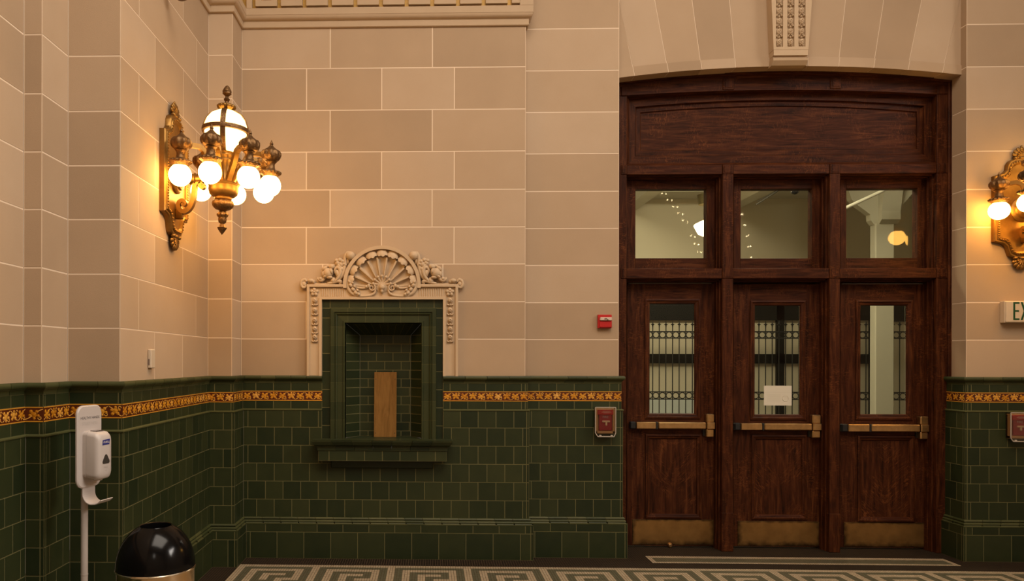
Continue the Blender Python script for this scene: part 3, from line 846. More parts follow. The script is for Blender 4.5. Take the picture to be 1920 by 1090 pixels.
# little shell, urn and volutes at the foot
for k in range(7):
    a = math.radians(8 + k*27.3); c = q2(649 + 64*math.cos(a), 372 - 64*math.sin(a), .036); sh.blob(c, (.015, .016, .014), rot=a)
    sh.tube([q2(649 + 20*math.cos(a), 372 - 20*math.sin(a), .030), q2(649 + 55*math.cos(a), 372 - 55*math.sin(a), .036)], [.006, .012], 8)
sh.blob(q2(649, 372, .018), (.085, .020, .075))
sh.blob(q2(649, 388, .045), (.028, .026, .026)); sh.blob(q2(649, 415, .042), (.016, .02, .022)); sh.blob(q2(649, 374, .045), (.024, .02, .012))
for sg in (-1, 1):
    M_ = lambda p: 649 + sg*(p-649)
    pts = []; rr_ = []
    for j in range(22):
        a = 2.2 + j*.40; r = 26*(1 - j/26); pts.append(q2(M_(722 + r*math.cos(a)*1), 392 - r*math.sin(a), .040)); rr_.append(.0085*(1-j/40))
    sh.stube(pts, rr_, 8, 2)
    pts = [q2(M_(p), q, h) for p, q, h in ((696, 392, .036), (700, 425, .036), (730, 446, .036), (780, 452, .034), (830, 448, .032), (868, 430, .030), (893, 395, .030), (896, 355, .03), (885, 325, .028))]
    sh.stube(pts, [.008, .010, .012, .013, .016, .018, .018, .014, .010], 8)
    for p, q, r in ((838, 430, .024), (858, 405, .022), (876, 375, .022), (884, 350, .018), (826, 412, .015), (848, 384, .015), (862, 358, .014), (818, 440, .018)):
        sh.blob(q2(M_(p), q, .040), (r*.8, .020, r), rot=sg*-.6, bump=.08)
    pts = [q2(M_(p), q, .034) for p, q in ((735, 372), (755, 388), (790, 396), (830, 392))]
    sh.stube(pts, [.014, .011, .008, .004], 8)
    sh.blob(q2(M_(745), 378, .04), (.014, .014, .020)); sh.blob(q2(M_(763), 385, .04), (.012, .014, .014))
o_ = nb(sh, 'scallop_shell', CARVED, smooth=True, ang=60)
# acanthus scrolls either side
def q3(p, q, h, sg):
    px = 560 + p/9.481; py = 455 + q/9.481
    if sg > 0: px = 716.5 + (716.5 - px)
    v = at(px, py, YB); return Vector((v.x, YB-h, v.z))
for sg in (-1, 1):
    a_ = MB(); u = 1/9.481*PX
    B = lambda p, q, rx, rz, h=.02, d=.022, rot=0, bump=0: a_.blob(q3(p, q, h, sg), (rx*u, d, rz*u), rot=rot*(-sg), bump=bump)
    T = lambda pts, rad, h=.02, fl=1.0: a_.stube([q3(p, q, h, sg) for p, q in pts], [r*u for r in rad], 8, 4, flat=fl)
    B(925, 245, 85, 82, .028, .040); T([(840, 420), (830, 330), (840, 240), (880, 190), (930, 185)], [30, 34, 34, 30, 14], .026)
    T([(650, 725), (730, 650), (790, 560), (820, 440), (830, 330)], [18, 34, 44, 40, 30], .022)
    for p, q, r in ((680, 330, 40), (735, 320, 44), (785, 345, 42), (812, 395, 36), (700, 375, 50), (760, 400, 60), (770, 480, 52)): B(p, q, r, r, .022, .026)
    B(735, 440, 55, 110, .018, .030, .5)
    T([(660, 690), (720, 620), (750, 540), (735, 470), (685, 455), (655, 500), (665, 560)], [20, 34, 40, 36, 30, 26, 14], .034)
    B(700, 560, 45, 80, .026, .025, .25)
    B(530, 550, 92, 100, .026, .042, 0, .06); B(600, 440, 60, 48, .030, .030, .3); B(470, 470, 62, 40, .022, .026, .7); B(455, 570, 40, 62, .026, .028)
    B(590, 520, 34, 60, .040, .028, .2); B(560, 630, 60, 30, .034, .026); B(490, 610, 50, 30, .034, .026, .5)
    for k in range(3): T([(640-20*k, 420+8*k), (560-30*k, 402+16*k), (480-20*k, 440+26*k), (430-5*k, 500+20*k)], [12, 14, 14, 8], .020+.004*k)
    T([(480, 620), (440, 670), (390, 680), (350, 650), (360, 625)], [26, 30, 28, 22, 12], .026); B(400, 650, 42, 36, .022, .024)
    T([(520, 735), (620, 715), (700, 690), (750, 700), (755, 725), (725, 735)], [20, 30, 36, 34, 26, 16], .024)
    T([(170, 720), (260, 735), (400, 740), (560, 738), (640, 735)], [16, 18, 16, 16, 12], .014)
    B(225, 685, 62, 42, .024, .026); B(270, 700, 34, 40, .02, .022)
    T([(150, 700), (120, 665), (70, 690), (55, 750), (80, 800), (125, 800), (135, 765)], [24, 28, 30, 30, 28, 24, 14], .026); B(100, 740, 50, 60, .018, .02)
    B(620, 680, 50, 60, .02, .024); B(880, 330, 30, 70, .016, .02)
    nb(a_, 'acanthus_scroll', CARVED, smooth=True, ang=70)
for sg, cx_ in ((-1, 590.4), (1, 843.2)):
    rm = MB(); c = at(cx_, 548.6, YB)
    for k in range(5):
        a = PI/2 + k*2*PI/5; rm.blob((c.x + 4.6*PX*math.cos(a), YB-.034, c.z + 4.6*PX*math.sin(a)), (4.0*PX, .012, 3.4*PX), rot=a)
    rm.blob((c.x, YB-.044, c.z), (2*PX, .010, 2*PX))
    nb(rm, 'rosette', CARVED, smooth=True, ang=70)
    fd = MB(); x = at(cx_ + (.7 if sg < 0 else .5), 600, YB).x
    for yy in (564.5, 582.5, 601.2, 617.3, 632.7):
        z = at(716, yy, YB).z
        fd.blob((x, YB-.032, z), (4.4*PX, .020, 5.2*PX), bump=.05); fd.tube([(x + 2.4*PX*(1-j/9)*math.cos(j), YB-.052, z+2.4*PX*(1-j/9)*math.sin(j)) for j in range(8)], .004, 5)
        for s2 in (-1, 1): fd.blob((x + s2*3.6*PX, YB-.032, z - 8.2*PX), (3.0*PX, .012, 1.5*PX), rot=s2*.5)
        fd.blob((x, YB-.032, z - 7.6*PX), (1.8*PX, .012, 2.6*PX))
    nb(fd, 'flower_drop', CARVED, smooth=True, ang=70)

# tile frame
tf = MB()
YS_ = YB - .012
ft_z = lambda y: at(716, y, YB-.04).z
fx = lambda x: at(x, 640, YB-.04).x
zs_top = at(716, 826.5, 6.25).z          # top of the sill
F = Face((NX0-.004, YS_), (NX1+.004, YS_))
inner = (at(620, 640, YB-.012).x - F.p.x, at(817, 640, YB-.012).x - F.p.x, 0, ft_z(579.5))
rnd = random.Random(21)
backing(tf, F, SILLZ, NZT+.006, -.0015, 0, [inner])
TW2 = 0.142
tcut = xcuts = [at(p, 570, YS_).x - F.p.x for p in (619, 654.8, 687.2, 718.2, 749.8, 781.3, 814)]
field(tf, F, [(ft_z(577.5), NZT+.004, tcut)], [], 1, rnd=rnd)
sidez = [ft_z(y) for y in (577.5, 596, 629.5, 663, 697, 731, 765, 799, 828)]
sidez = list(reversed(sidez))
for a, b in zip(sidez, sidez[1:]):
    tile(tf, F, 0, inner[0], a, b, 1, .35+rnd.uniform(-.3, .3), .004, .002); tile(tf, F, inner[1], F.L, a, b, 1, .35+rnd.uniform(-.3, .3), .004, .002)
# moulded frame in lengths
prof = [(0, YB), (0, YB-.036), (.004, YB-.042), (.034, YB-.042), (.040, YB-.032), (.044, YB-.032), (.050, YB-.040), (.058, YB-.034), (.062, YB-.026), (.108, YB-.026), (.112, YB-.034), (.124, YB-.034), (.128, YB-.026), (.128, YB+.05)]
x0f, x1f, ztf = fx(619), fx(818), ft_z(578)
def frame_lengths(P0, P1, n, mit0, mit1):
    """straight run with the profile, cut in n tiles; mit: mitre sign at either end"""
    d = Vector((P1[0]-P0[0], P1[1]-P0[1])); L = d.length; d.normalize(); nn = Vector((d.y, -d.x))
    for k in range(n):
        a0, a1 = k/n, (k+1)/n
        def pt(o, y, a):
            s = L*a
            if mit0 and k == 0 and a == a0: s = o
            if mit1 and k == n-1 and a == a1: s = L - o
            if a == a0 and k > 0: s += .0015
            if a == a1 and k < n-1: s -= .0015
            return (P0[0]+d.x*s+nn.x*o, y, P0[1]+d.y*s+nn.y*o)
        A = [pt(o, y, a0) for o, y in prof]; B = [pt(o, y, a1) for o, y in prof]; m_ = len(prof)
        tf.add(A+B, [(j, j+1, m_+j+1, m_+j) for j in range(m_-1)] + [tuple(range(m_)), tuple(reversed(range(m_, 2*m_)))], 1, .8+rnd.uniform(-.25, .3))
frame_sweep(tf, [(x0f, zs_top), (x0f, ztf), (x1f, ztf), (x1f, zs_top)], [(o, y+.0015) for o, y in prof], 0)
frame_lengths((x0f, zs_top), (x0f, ztf), 7, False, True); frame_lengths((x0f, ztf), (x1f, ztf), 6, True, True); frame_lengths((x1f, ztf), (x1f, zs_top), 7, True, False)
nb(tf, 'tile_frame', [GROUT, GREEN], smooth=False)
# recess
rc = MB(); YN0, YNB = YB+.045, YB + .20
ix0, ix1, izt = x0f+.128, x1f-.128, ztf-.128
bx0, bx1, bzt = at(675, 700, YNB).x, at(770, 700, YNB).x, at(716, 629, YNB).z
zb_ = zs_top
FL_, FB_, FR_ = Face((ix0, YN0), (bx0, YNB)), Face((bx0, YNB), (bx1, YNB)), Face((bx1, YNB), (ix1, YN0))
hh = 16.3/1400*YNB; rows = []; z = bzt; k = 0
while z > zb_:
    w = hh*1.9
    rows.append((max(z-hh, zb_), z, [(.5 if k % 2 else 1.0)*w - (0 if k % 2 else 0) + j*w for j in range(6)])); z -= hh; k += 1
for F_ in (FL_, FB_, FR_):
    backing(rc, F_, zb_, bzt, -.0015, 0)
    field(rc, F_, rows if F_ is FB_ else [(a, b, []) for a, b, c in rows], (), 1, .004, .0015, rnd, .3)
    if F_ is not FB_:
        pass
# triangles of the side walls above the back wall and the sloping head
for (xi, xb_) in ((ix0, bx0), (ix1, bx1)): rc.add([(xi, YN0, bzt), (xb_, YNB, bzt), (xi, YN0, izt)], [(0, 1, 2)], 1, .3)
for k in range(9):
    u0_, u1_ = (k+.03)/9, (k+.97)/9
    lerp = lambda a, b, u: a+(b-a)*u
    rc.quad((lerp(ix0, ix1, u0_), YN0, izt), (lerp(ix0, ix1, u1_), YN0, izt), (lerp(bx0, bx1, u1_), YNB, bzt), (lerp(bx0, bx1, u0_), YNB, bzt), 1, .3+rnd.uniform(-.25, .25))
rc.quad((ix0, YN0+.001, izt+.002), (ix1, YN0+.001, izt+.002), (bx1, YNB+.003, bzt+.002), (bx0, YNB+.003, bzt+.002), 0)
for a, b in ((ix0, YB), (ix1, YB)): rc.quad((a, YB, zb_), (a, YN0, zb_), (a, YN0, izt), (a, YB, izt), 1, .6)
rc.quad((ix0, YB-.01, zb_), (ix1, YB-.01, zb_), (bx1+.02, YNB+.01, zb_), (bx0-.02, YNB+.01, zb_), 1, .4)
o_ = nb(rc, 'tiled_recess', [GROUT, GREEN])
# sill
sl = MB(); YSB = 6.300
zbot, zmid, ztop = at(716, 865, YSB).z, at(716, 845.5, YSB).z, zs_top
sx0, sx1 = at(596.8, 855, YSB).x, at(837.5, 855, YSB).x
SP = [(sx0, YB-.03), (sx0, YSB), (sx1, YSB), (sx1, YB-.03)]
nT = 8
crown = list(reversed([(0.0, zmid-.002), (0.006, zmid), (.006, zmid+.010)] + arc(.008, zmid+.012, .030, zmid+.045, -.010, 5) + [(.034, zmid+.048), (.050, ztop-.014), (.052, ztop-.002), (0.0, ztop)]))
sweep_path(sl, SP, crown, 1, .55, .146, rnd=rnd)
for i in range(3):
    F_ = Face(SP[i], SP[i+1]); backing(sl, F_, zbot, zmid, -.0015, 0)
    cuts = [at(p, 855, YSB).x - F_.p.x for p in (617, 650.3, 683.5, 717, 750, 783, 816.5)] if i == 1 else []
    field(sl, F_, [(zbot, zmid, cuts)], (), 1, .004, .002, rnd, .35)
for k in range(nT):
    a, b = sx0-.05+(sx1-sx0+.10)*k/nT, sx0-.05+(sx1-sx0+.10)*(k+1)/nT
    sl.quad((a+.0015, YSB-.05, ztop), (b-.0015, YSB-.05, ztop), (b-.0015, YB-.01, ztop), (a+.0015, YB-.01, ztop), 1, .6)
sl.quad((sx0, YSB, zbot), (sx1, YSB, zbot), (sx1, YB, zbot), (sx0, YB, zbot), 1, .3)
sl.quad((sx0-.05, YSB-.05, ztop-.001), (sx1+.05, YSB-.05, ztop-.001), (sx1+.05, YB-.01, ztop-.001), (sx0-.05, YB-.01, ztop-.001), 0)
# small apron moulding under the sill
sl.box((at(622, 872, YB).x, YB-.055, at(716, 877, YB).z), (at(812, 872, YB).x, YB-.02, zbot), 1, .25, bev=.006)
nb(sl, 'projecting_sill', [GROUT, GREEN])
# board leaning in the niche
bd = MB()
bxa, bxb = at(701.3, 760, 6.55).x, at(743.2, 760, 6.55).x
zbt = at(722, 698.2, 6.60).z
y0_, y1_ = 6.545, 6.595
V = [(bxa, y0_, zs_top+.001), (bxb, y0_, zs_top+.001), (bxb, y1_, zbt), (bxa, y1_, zbt)]; V += [(x, y+.016, z) for x, y, z in V]
bd.add(V, [(0, 1, 2, 3), (5, 4, 7, 6), (4, 0, 3, 7), (1, 5, 6, 2), (3, 2, 6, 7), (4, 5, 1, 0)])
PLY = wood('plywood', 2, (0.13, 0.062, 0.014), (0.19, 0.095, 0.024), (0.24, 0.125, 0.034), 0.6, .2)
bo = tag(bd.build('plywood_board', PLY, origin=((bxa+bxb)/2*Vector((1,0,0)) + Vector((0, y0_, zs_top)))), 'upright bare plywood board standing on the sill inside the tiled niche', 'board')
for fx_ in (.07, .93):
    for fz in (.06, .89):
        p = Vector(V[0]).lerp(Vector(V[1]), fx_).lerp(Vector(V[3]).lerp(Vector(V[2]), fx_), fz)
        scr = MB(); scr.lathe([(0.0, -.001), (.004, -.001), (.004, .002)], p, 8, axis=(0, 1, 0)); scr.build('screw', BLACKM, bo, bo.location)

# ------------------------------------------------------------------ sconces
GLOBE = emit('lit_globe', (1.0, 0.54, 0.145), 28.0); GLOBE2 = emit('lit_globe_amber', (1.0, 0.50, 0.095), 38.0)
LANTERN = emit('lit_lantern', (1.0, 0.60, 0.19), 7.0)
PLATE_R = [(.06, .425), (.104, .402), (.124, .37), (.130, .325), (.160, .297), (.236, .275), (.236, -.285), (.160, -.302), (.130, -.33), (.114, -.38), (.104, -.405), (.06, -.425)]
def sconce(loc, rotz, label, d, R, thetas, tilt, group, globe=None):
    globe = globe or GLOBE
    root = thing('wall_sconce', label, 'wall lamp', loc, rotz, group)
    GZ = -.04
    def bd_(mb, name, mats, parent=root, smooth=True, ang=40, fix=True):
        o = mb.build(name, mats, parent, smooth=smooth, ang=ang)
        if fix: fixnormals(o)
        return o
    TM = Matrix.Translation((0, 0, 0)) @ Matrix.Rotation(tilt, 4, 'X')
    # back plate
    bp = MB(); out = PLATE_R + [(-u, z) for u, z in reversed(PLATE_R)]
    out = [(u, z) for u, z in out]
    def scaled(s, dz=1.0): return [(u*s, z*(1-(1-s)*.62)) for u, z in out]
    lv = [(1.0, 0.0), (1.0, .034), (.97, .042), (.92, .042), (.90, .050), (.84, .052), (.80, .044), (.78, .036), (.70, .034)]
    n = len(out); V = []
    for s, h in lv: V += [(u, -h, z) for u, z in scaled(s)]
    Fs = [(j*n+i, j*n+(i+1) % n, (j+1)*n+(i+1) % n, (j+1)*n+i) for j in range(len(lv)-1) for i in range(n)]
    Fs.append(tuple(range((len(lv)-1)*n, len(lv)*n)))
    bp.add(V, Fs)
    pth = scaled(.87); 
    for i in range(n):
        a, b = Vector((pth[i][0], 0, pth[i][1])), Vector((pth[(i+1) % n][0], 0, pth[(i+1) % n][1])); k = max(1, int((b-a).length/.019))
        for j in range(k):
            p = a.lerp(b, (j+.5)/k); bp.blob((p.x, -.050, p.z), (.0085, .010, .0085), n=6, k=4)
    bd_(bp, 'back_plate', GILT, ang=35)
    for sg in (1, -1):
        pm = MB()
        for k in range(7):
            a = math.radians(90 + (k-3)*27)
            c = (.056*math.cos(a), -.026, sg*(.448 + .050*math.sin(a))); pm.blob(c, (.019, .013, .027), rot=sg*(a-PI/2), bump=.05)
            pm.tube([(0, -.034, sg*.435), (c[0]*.8, -.036, sg*.435+(c[2]-sg*.435)*.8)], [.006, .009], 6)
        pm.blob((0, -.02, sg*.455), (.056, .016, .055)); pm.blob((0, -.032, sg*.425), (.028, .018, .016)); pm.blob((0, -.022, sg*.500), (.018, .014, .024))
        for s2 in (-1, 1): pm.blob((s2*.058, -.035, sg*.425), (.018, .018, .015))
        if sg > 0: pm.blob((0, -.022, .522), (.007, .009, .016))
        bd_(pm, 'palmette', GILT, ang=70)
    bs = MB(); bs.lathe([(.105, .03), (.105, .045), (.095, .055), (.082, .06), (.075, .075), (.05, .085), (.035, .10), (.030, d-.09), (.040, d-.085), (.045, d-.07), (.036, d-.06)], (0, 0, -.015), 28, axis=(0, -1, 0))
    for h in (.13, .16): bs.lathe([(.03, h), (.042, h+.008), (.042, h+.016), (.03, h+.024)], (0, 0, -.015), 20, axis=(0, -1, 0))
    bd_(bs, 'wall_arm', GILT)
    # flat scroll under the arm
    sb = MB(); raw = [(575, 195), (600, 178), (612, 205), (590, 228), (560, 215), (552, 180), (575, 150), (545, 140), (500, 152), (478, 200), (470, 300), (452, 420), (400, 520), (330, 560), (275, 530), (252, 475), (265, 415), (315, 392), (352, 420), (345, 455), (318, 455), (310, 435)]
    raw = raw[1:]
    pts = [Vector((0, -d - ((300 + p/7.264) - 421)/266.7*(d/.377), ((340.3 - (320 + q/7.264))/266.7 + GZ))) for p, q in raw]
    for s2 in (0,):
        P2 = []
        for i in range(len(pts)-1):
            for j in range(3): P2.append(pts[i].lerp(pts[i+1], j/3))
        P2.append(pts[-1])
        for _ in range(2): P2 = [P2[0]] + [(P2[i-1]+P2[i]*2+P2[i+1])/4 for i in range(1, len(P2)-1)] + [P2[-1]]
        L_ = len(P2); w = .022
        V = []
        for i, p in enumerate(P2):
            dd = (P2[min(i+1, L_-1)] - P2[max(i-1, 0)]).normalized(); nn = Vector((0, -dd.z, dd.y)); th = .010 + .006*math.sin(PI*i/L_)
            V += [p + nn*th + Vector((w, 0, 0)), p + nn*th - Vector((w, 0, 0)), p - nn*th - Vector((w, 0, 0)), p - nn*th + Vector((w, 0, 0))]
        sb.add(V, [(i*4+k, i*4+(k+1) % 4, (i+1)*4+(k+1) % 4, (i+1)*4+k) for i in range(L_-1) for k in range(4)] + [(0, 1, 2, 3), (L_*4-1, L_*4-2, L_*4-3, L_*4-4)])
    sb.box((-.02, -.035, -.30), (.02, -.085, -.225), bev=.006)
    bd_(sb, 'scroll_bracket', GILT, ang=50)
    # turned body on its axis
    ax = Vector((0, -d, GZ))
    def body(prof, name, m, n=32, parent=root, ang=40):
        mb = MB(); mb.lathe(prof, ax, n); mb.xf(TM); return bd_(mb, name, m, parent, ang=ang)
    hub_ = body([(.0, -.135), (.048, -.135), (.050, -.115), (.060, -.108), (.062, -.095), (.080, -.088), (.098, -.072), (.105, -.045), (.104, -.018), (.108, -.012), (.112, -.004), (.104, .004), (.088, .012), (.066, .022), (.056, .04), (.050, .09), (.050, .15), (.056, .158), (.060, .168), (.054, .178), (.058, .190), (.064, .20), (.060, .21), (.066, .224), (.060, .232), (.0, .232)], 'hub', GILT, 24)
    body([(.0, -.360), (.012, -.345), (.030, -.318), (.034, -.308), (.024, -.302, .1, 8), (.020, -.288), (.014, -.284), (.014, -.280), (.026, -.272), (.030, -.252), (.028, -.235), (.036, -.228, .1, 8), (.040, -.212, .1, 8), (.030, -.200), (.022, -.192), (.030, -.185), (.052, -.178), (.070, -.158, .06, 12), (.0745, -.140, .07, 12), (.068, -.122, .07, 12), (.054, -.112), (.048, -.108), (.0, -.108)], 'pendant_finial', BRONZE, 48, ang=60)
    mb = MB(); mb.lathe([(.058, .222), (.075, .232), (.100, .262), (.122, .295), (.140, .335), (.149, .375), (.146, .415), (.132, .455), (.105, .49), (.06, .515), (.0, .523)], ax, 36); mb.xf(TM)
    lan = bd_(mb, 'lantern_globe', LANTERN, ang=180); lan['label'] = 'glowing egg shaped glass lantern'
    st = MB(); pr = [(.062, .222), (.080, .232), (.104, .262), (.126, .295), (.145, .335), (.154, .375), (.151, .415), (.137, .455), (.110, .492), (.066, .518), (.0, .528)]
    for k in range(4):
        a = k*PI/2 + .14; e = Vector((math.cos(a), math.sin(a), 0)); s_ = Vector((-math.sin(a), math.cos(a), 0)); V = []
        for r, z in pr:
            for w_, q in ((-.018, 0), (.018, 0), (.018, .006), (-.018, .006)): V.append(ax + e*(r+q) + s_*w_ + Vector((0, 0, z)))
        m_ = len(pr); st.add(V, [(i*4+j, i*4+(j+1) % 4, (i+1)*4+(j+1) % 4, (i+1)*4+j) for i in range(m_-1) for j in range(4)])
    st.lathe([(.150, .362), (.164, .364), (.166, .378), (.164, .392), (.150, .394)], ax, 40); st.xf(TM)
    bd_(st, 'lantern_strap', BRONZE)
    body([(.0, .515), (.030, .517), (.045, .527, .05, 16), (.060, .540, .08, 16), (.064, .552, .08, 16), (.056, .560, .05, 16), (.030, .564), (.014, .566), (.0, .566)], 'crown', GILT, 64, ang=60)
    body([(.0, .562), (.014, .566), (.012, .585), (.018, .592), (.022, .602), (.014, .610), (.010, .620), (.022, .632), (.032, .640), (.030, .650), (.033, .656), (.026, .672), (.014, .692), (.0, .702)], 'finial', BRONZE, 16)
    # arms with their lamp holders
    strap = MB()
    w = .017
    arm_pts = [(.062, .02), (.085, .06), (.13, .13), (.155, .185), (.165, .205), (.20, .222), (.25, .218), (R-.028, .205)]
    V = []
    for i, (r, z) in enumerate(arm_pts):
        a0_, a1_ = arm_pts[max(i-1, 0)], arm_pts[min(i+1, len(arm_pts)-1)]; t_ = Vector((a1_[0]-a0_[0], a1_[1]-a0_[1])).normalized(); nn = Vector((-t_.y, t_.x))*.016
        for sx_, sn in ((-w, 1), (w, 1), (w, -1), (-w, -1)): V.append((r + nn.x*sn, sx_, z + nn.y*sn))
    m_ = len(arm_pts); strap.add(V, [(i*4+j, i*4+(j+1) % 4, (i+1)*4+(j+1) % 4, (i+1)*4+j) for i in range(m_-1) for j in range(4)] + [(0, 1, 2, 3), (m_*4-1, m_*4-2, m_*4-3, m_*4-4)])
    hold = MB()
    hold.lathe([(.0, .060), (.050, .062), (.054, .070), (.070, .082, .05, 18), (.074, .092, .08, 18), (.068, .100, .06, 18), (.046, .104), (.034, .112), (.029, .130), (.028, .150), (.034, .160), (.042, .167), (.038, .171), (.052, .178), (.063, .192, .05, 9), (.069, .210, .07, 9), (.068, .230, .07, 9), (.058, .247, .05, 9), (.040, .256), (.026, .268), (.014, .280), (.010, .288), (.014, .294), (.010, .302), (.006, .312), (.0, .326)], (R, 0, 0), 54)
    gl = MB(); gl.blob((R, 0, 0), (.0765, .0765, .0765), n=24, k=16)
    first = None
    for th in thetas:
        M = TM @ Matrix.Translation(ax) @ Matrix.Rotation(-PI/2 + th, 4, 'Z')
        if first is None:
            a_ = bd_(strap, 'arm', GILT); h_ = bd_(hold, 'lamp_holder', BRONZE, parent=a_, ang=60); g_ = bd_(gl, 'globe', globe, parent=a_, ang=180)
            h_['label'] = 'dark urn shaped lamp holder'; g_['label'] = 'glowing round glass globe'; first = (a_, h_, g_)
        else:
            a_ = first[0].copy(); COL.objects.link(a_); a_.parent = root
            for c_ in first[1:]:
                k_ = c_.copy(); COL.objects.link(k_); k_.parent = a_
        a_.matrix_local = M
    return root
s45 = PI/4
YS1 = 5.25
sconce((X4, YS1, EYE + 1.31), PI/2, 'gilt sconce with seven lit globes and an egg shaped lantern on the side wall', .377, .33, [0, s45, -s45, 2*s45, -2*s45, 3*s45, -3*s45], math.radians(2.0), 'gilt globe sconces')
p2 = at(1911, 392, YP)
sconce((p2.x, YP, p2.z), 0, 'gilt sconce above the exit sign, cut by the picture edge', .29, .31, [0, PI/3, -PI/3, 2*PI/3, -2*PI/3], 0.0, 'gilt globe sconces', GLOBE2)
# ------------------------------------------------------------------ door frame and doors
YFR, YDO = 6.735, 6.872
def fbox(mb, px0, px1, py0, py1, Yf, Yb, m=0, bev=.003, py=None, px=None):
    pm_y = (py0+py1)/2; pm_x = (px0+px1)/2
    a = at(px0, pm_y, Yf); b = at(px1, pm_y, Yf); c = at(pm_x, py0, Yf); d = at(pm_x, py1, Yf)
    mb.box((a.x, Yf, c.z), (b.x, Yb, d.z), m, bev=bev)
def X_(px, Y, py=600): return at(px, py, Y).x
def Z_(py, Y, px=1470): return at(px, py, Y).z
xsl0, xsl1 = X10 - .03, X_(1174.8, YFR)
xsr0, xsr1 = X_(1756.5, YFR), X_(1776, YFR)
xm = [(X_(1354.5, YFR), X_(1375, YFR)), (X_(1555.6, YFR), X_(1575.2, YFR))]
zt0, zt1 = Z_(326, YFR), Z_(308, YFR)
zl0, zl1 = Z_(522.2, YFR), Z_(503, YFR)
zhl = Z_(180, YFR, 1180)
fr_mats = [WOODV, WOODH]
frame = MB()
frame.box((xsl0, YFR+.001, 0), (xsl1, 7.0, Z_(180, YFR, 1165)), 0, bev=.004)
frame.box((xsr0, YFR+.001, 0), (xsr1, 7.0, Z_(176, YFR, 1765)), 0, bev=.004)
frame.box((xsr1-.002, YFR-.02, 0), (X11+.012, 7.0, Z_(152, YFR, 1780)), 0, bev=.008)
frame.box((xsr1+.012, YFR-.035, 0), (X11+.012, YFR, Z_(152, YFR, 1780)), 0, bev=.010)
fro = struct(frame.build('trim_6', fr_mats), 'dark oak frame around the three swing doors', 'door frame')
def part(mb, name, mats=fr_mats, parent=fro, smooth=False, **k):
    o = mb.build(name, mats, parent, parent.location if parent.type == 'MESH' else None, smooth=smooth, **k); fixnormals(o); return o
for a, b in xm:
    mu = MB(); mu.box((a, YFR, 0), (b, 6.99, zt1), 0, bev=.004)
    for s_, e in ((a, -1), (b, 1)):   # door stops either side, stepped back
        mu.box((s_, YFR+.045, .0), (s_+e*.012, 6.99, zt0), 0, bev=.002); mu.box((s_, YFR+.09, 0), (s_+e*.022, 6.99, zt0), 0, bev=.002)
    mu.box((a-.003, YFR-.006, 0), (b+.003, YFR+.05, Z_(963, YFR)), 0, bev=.003)
    part(mu, 'mullion')
stp = MB()
for s_, e in ((xsl1, 1), (xsr0, -1)):
    stp.box((s_, YFR+.045, 0), (s_+e*.012, 6.99, zt0), 0, bev=.002); stp.box((s_, YFR+.09, 0), (s_+e*.022, 6.99, zt0), 0, bev=.002)
for e_ in [xsl1, xm[0][0], xm[0][1], xm[1][0], xm[1][1], xsr0]: stp.box((e_-.03, 6.925, 0), (e_+.03, 6.985, zl0), 0)
stp.box((xsl1, 6.935, zl0-.05), (xsr0, 6.985, zl0+.02), 1)
part(stp, 'door_stop')
for z0, z1 in ((zt0, zt1), (zl0, zl1)):
    tb = MB(); ed = [xsl1] + [v for p in xm for v in p] + [xsr0]
    for a, b in zip(ed[0::2], ed[1::2]):
        tb.box((a, YFR+.004, z0), (b, 6.99, z1), 1, bev=.004)
        tb.box((a, YFR+.045, z0-.012), (b, 6.99, z0+.002), 1, bev=.002); tb.box((a, YFR+.09, z0-.022), (b, 6.99, z0+.002), 1, bev=.002)
    part(tb, 'transom_bar')
    for a, b in [(X_(1163.7, YFR), xsl1)] + xm + [(xsr0, xsr1)]:
        cb = MB(); cb.box((a-.001, YFR-.006, z0-.001), (b+.001, YFR+.02, z1+.001), 0, bev=.005); cb.box((a+.012, YFR-.009, z0+.012), (b-.012, YFR, z1-.012), 0, bev=.003); part(cb, 'corner_block')
# arched head
def arc_pts(x0, x1, zl, zm, zr, n=24):
    """arc through (x0, zl), mid, (x1, zr) from x1 back to x0"""
    a, b, c = Vector((x0, 0, zl)), Vector(((x0+x1)/2, 0, zm)), Vector((x1, 0, zr))
    cx, czz, r = circle3(a, b, c)
    return [(x1+(x0-x1)*k/n, czz + math.sqrt(r*r - (x1+(x0-x1)*k/n - cx)**2)) for k in range(n+1)]
def zz(py, px, Y=YFR): return at(px, py, Y).z
hd = MB()
o_out = arc_pts(X10-.03, X11+.012, zz(160.5, 1165), zz(141, 1475), zz(156.5, 1775))
o_in = arc_pts(X10-.03, X11+.012, zz(181, 1165), zz(168.5, 1475), zz(178.5, 1775))
for k in range(24):
    q = [o_out[k], o_out[k+1], o_in[k+1], o_in[k]]; hd.prism(q, lambda a, b, d: (a, d, b), YFR, 6.99, 1)
e_out = [(x, arch_z(x)+.01) for x, z in o_out]
for k in range(24):
    q = [e_out[k], e_out[k+1], o_out[k+1], o_out[k]]; hd.prism(q, lambda a, b, d: (a, d, b), YFR-.022, 6.99, 1)
    q = [(e_out[k][0], e_out[k][1]), (e_out[k+1][0], e_out[k+1][1]), (o_out[k+1][0], o_out[k+1][1]+.02), (o_out[k][0], o_out[k][1]+.02)]
    hd.prism(q, lambda a, b, d: (a, d, b), YFR-.036, YFR, 1)
part(hd, 'arched_head')
for (a, b), m1, m2 in ((xm[0], 150, 169), (xm[1], 148.5, 167)):
    cb = MB(); pxm = 1364 if a == xm[0][0] else 1565
    cb.box((a-.002, YFR-.008, zz(m2, pxm)), (b+.002, YFR+.02, zz(m1-3, pxm)), 0, bev=.005); cb.box((a+.014, YFR-.012, zz(m2-4, pxm)), (b-.014, YFR, zz(m1, pxm)), 0, bev=.003); part(cb, 'corner_block')
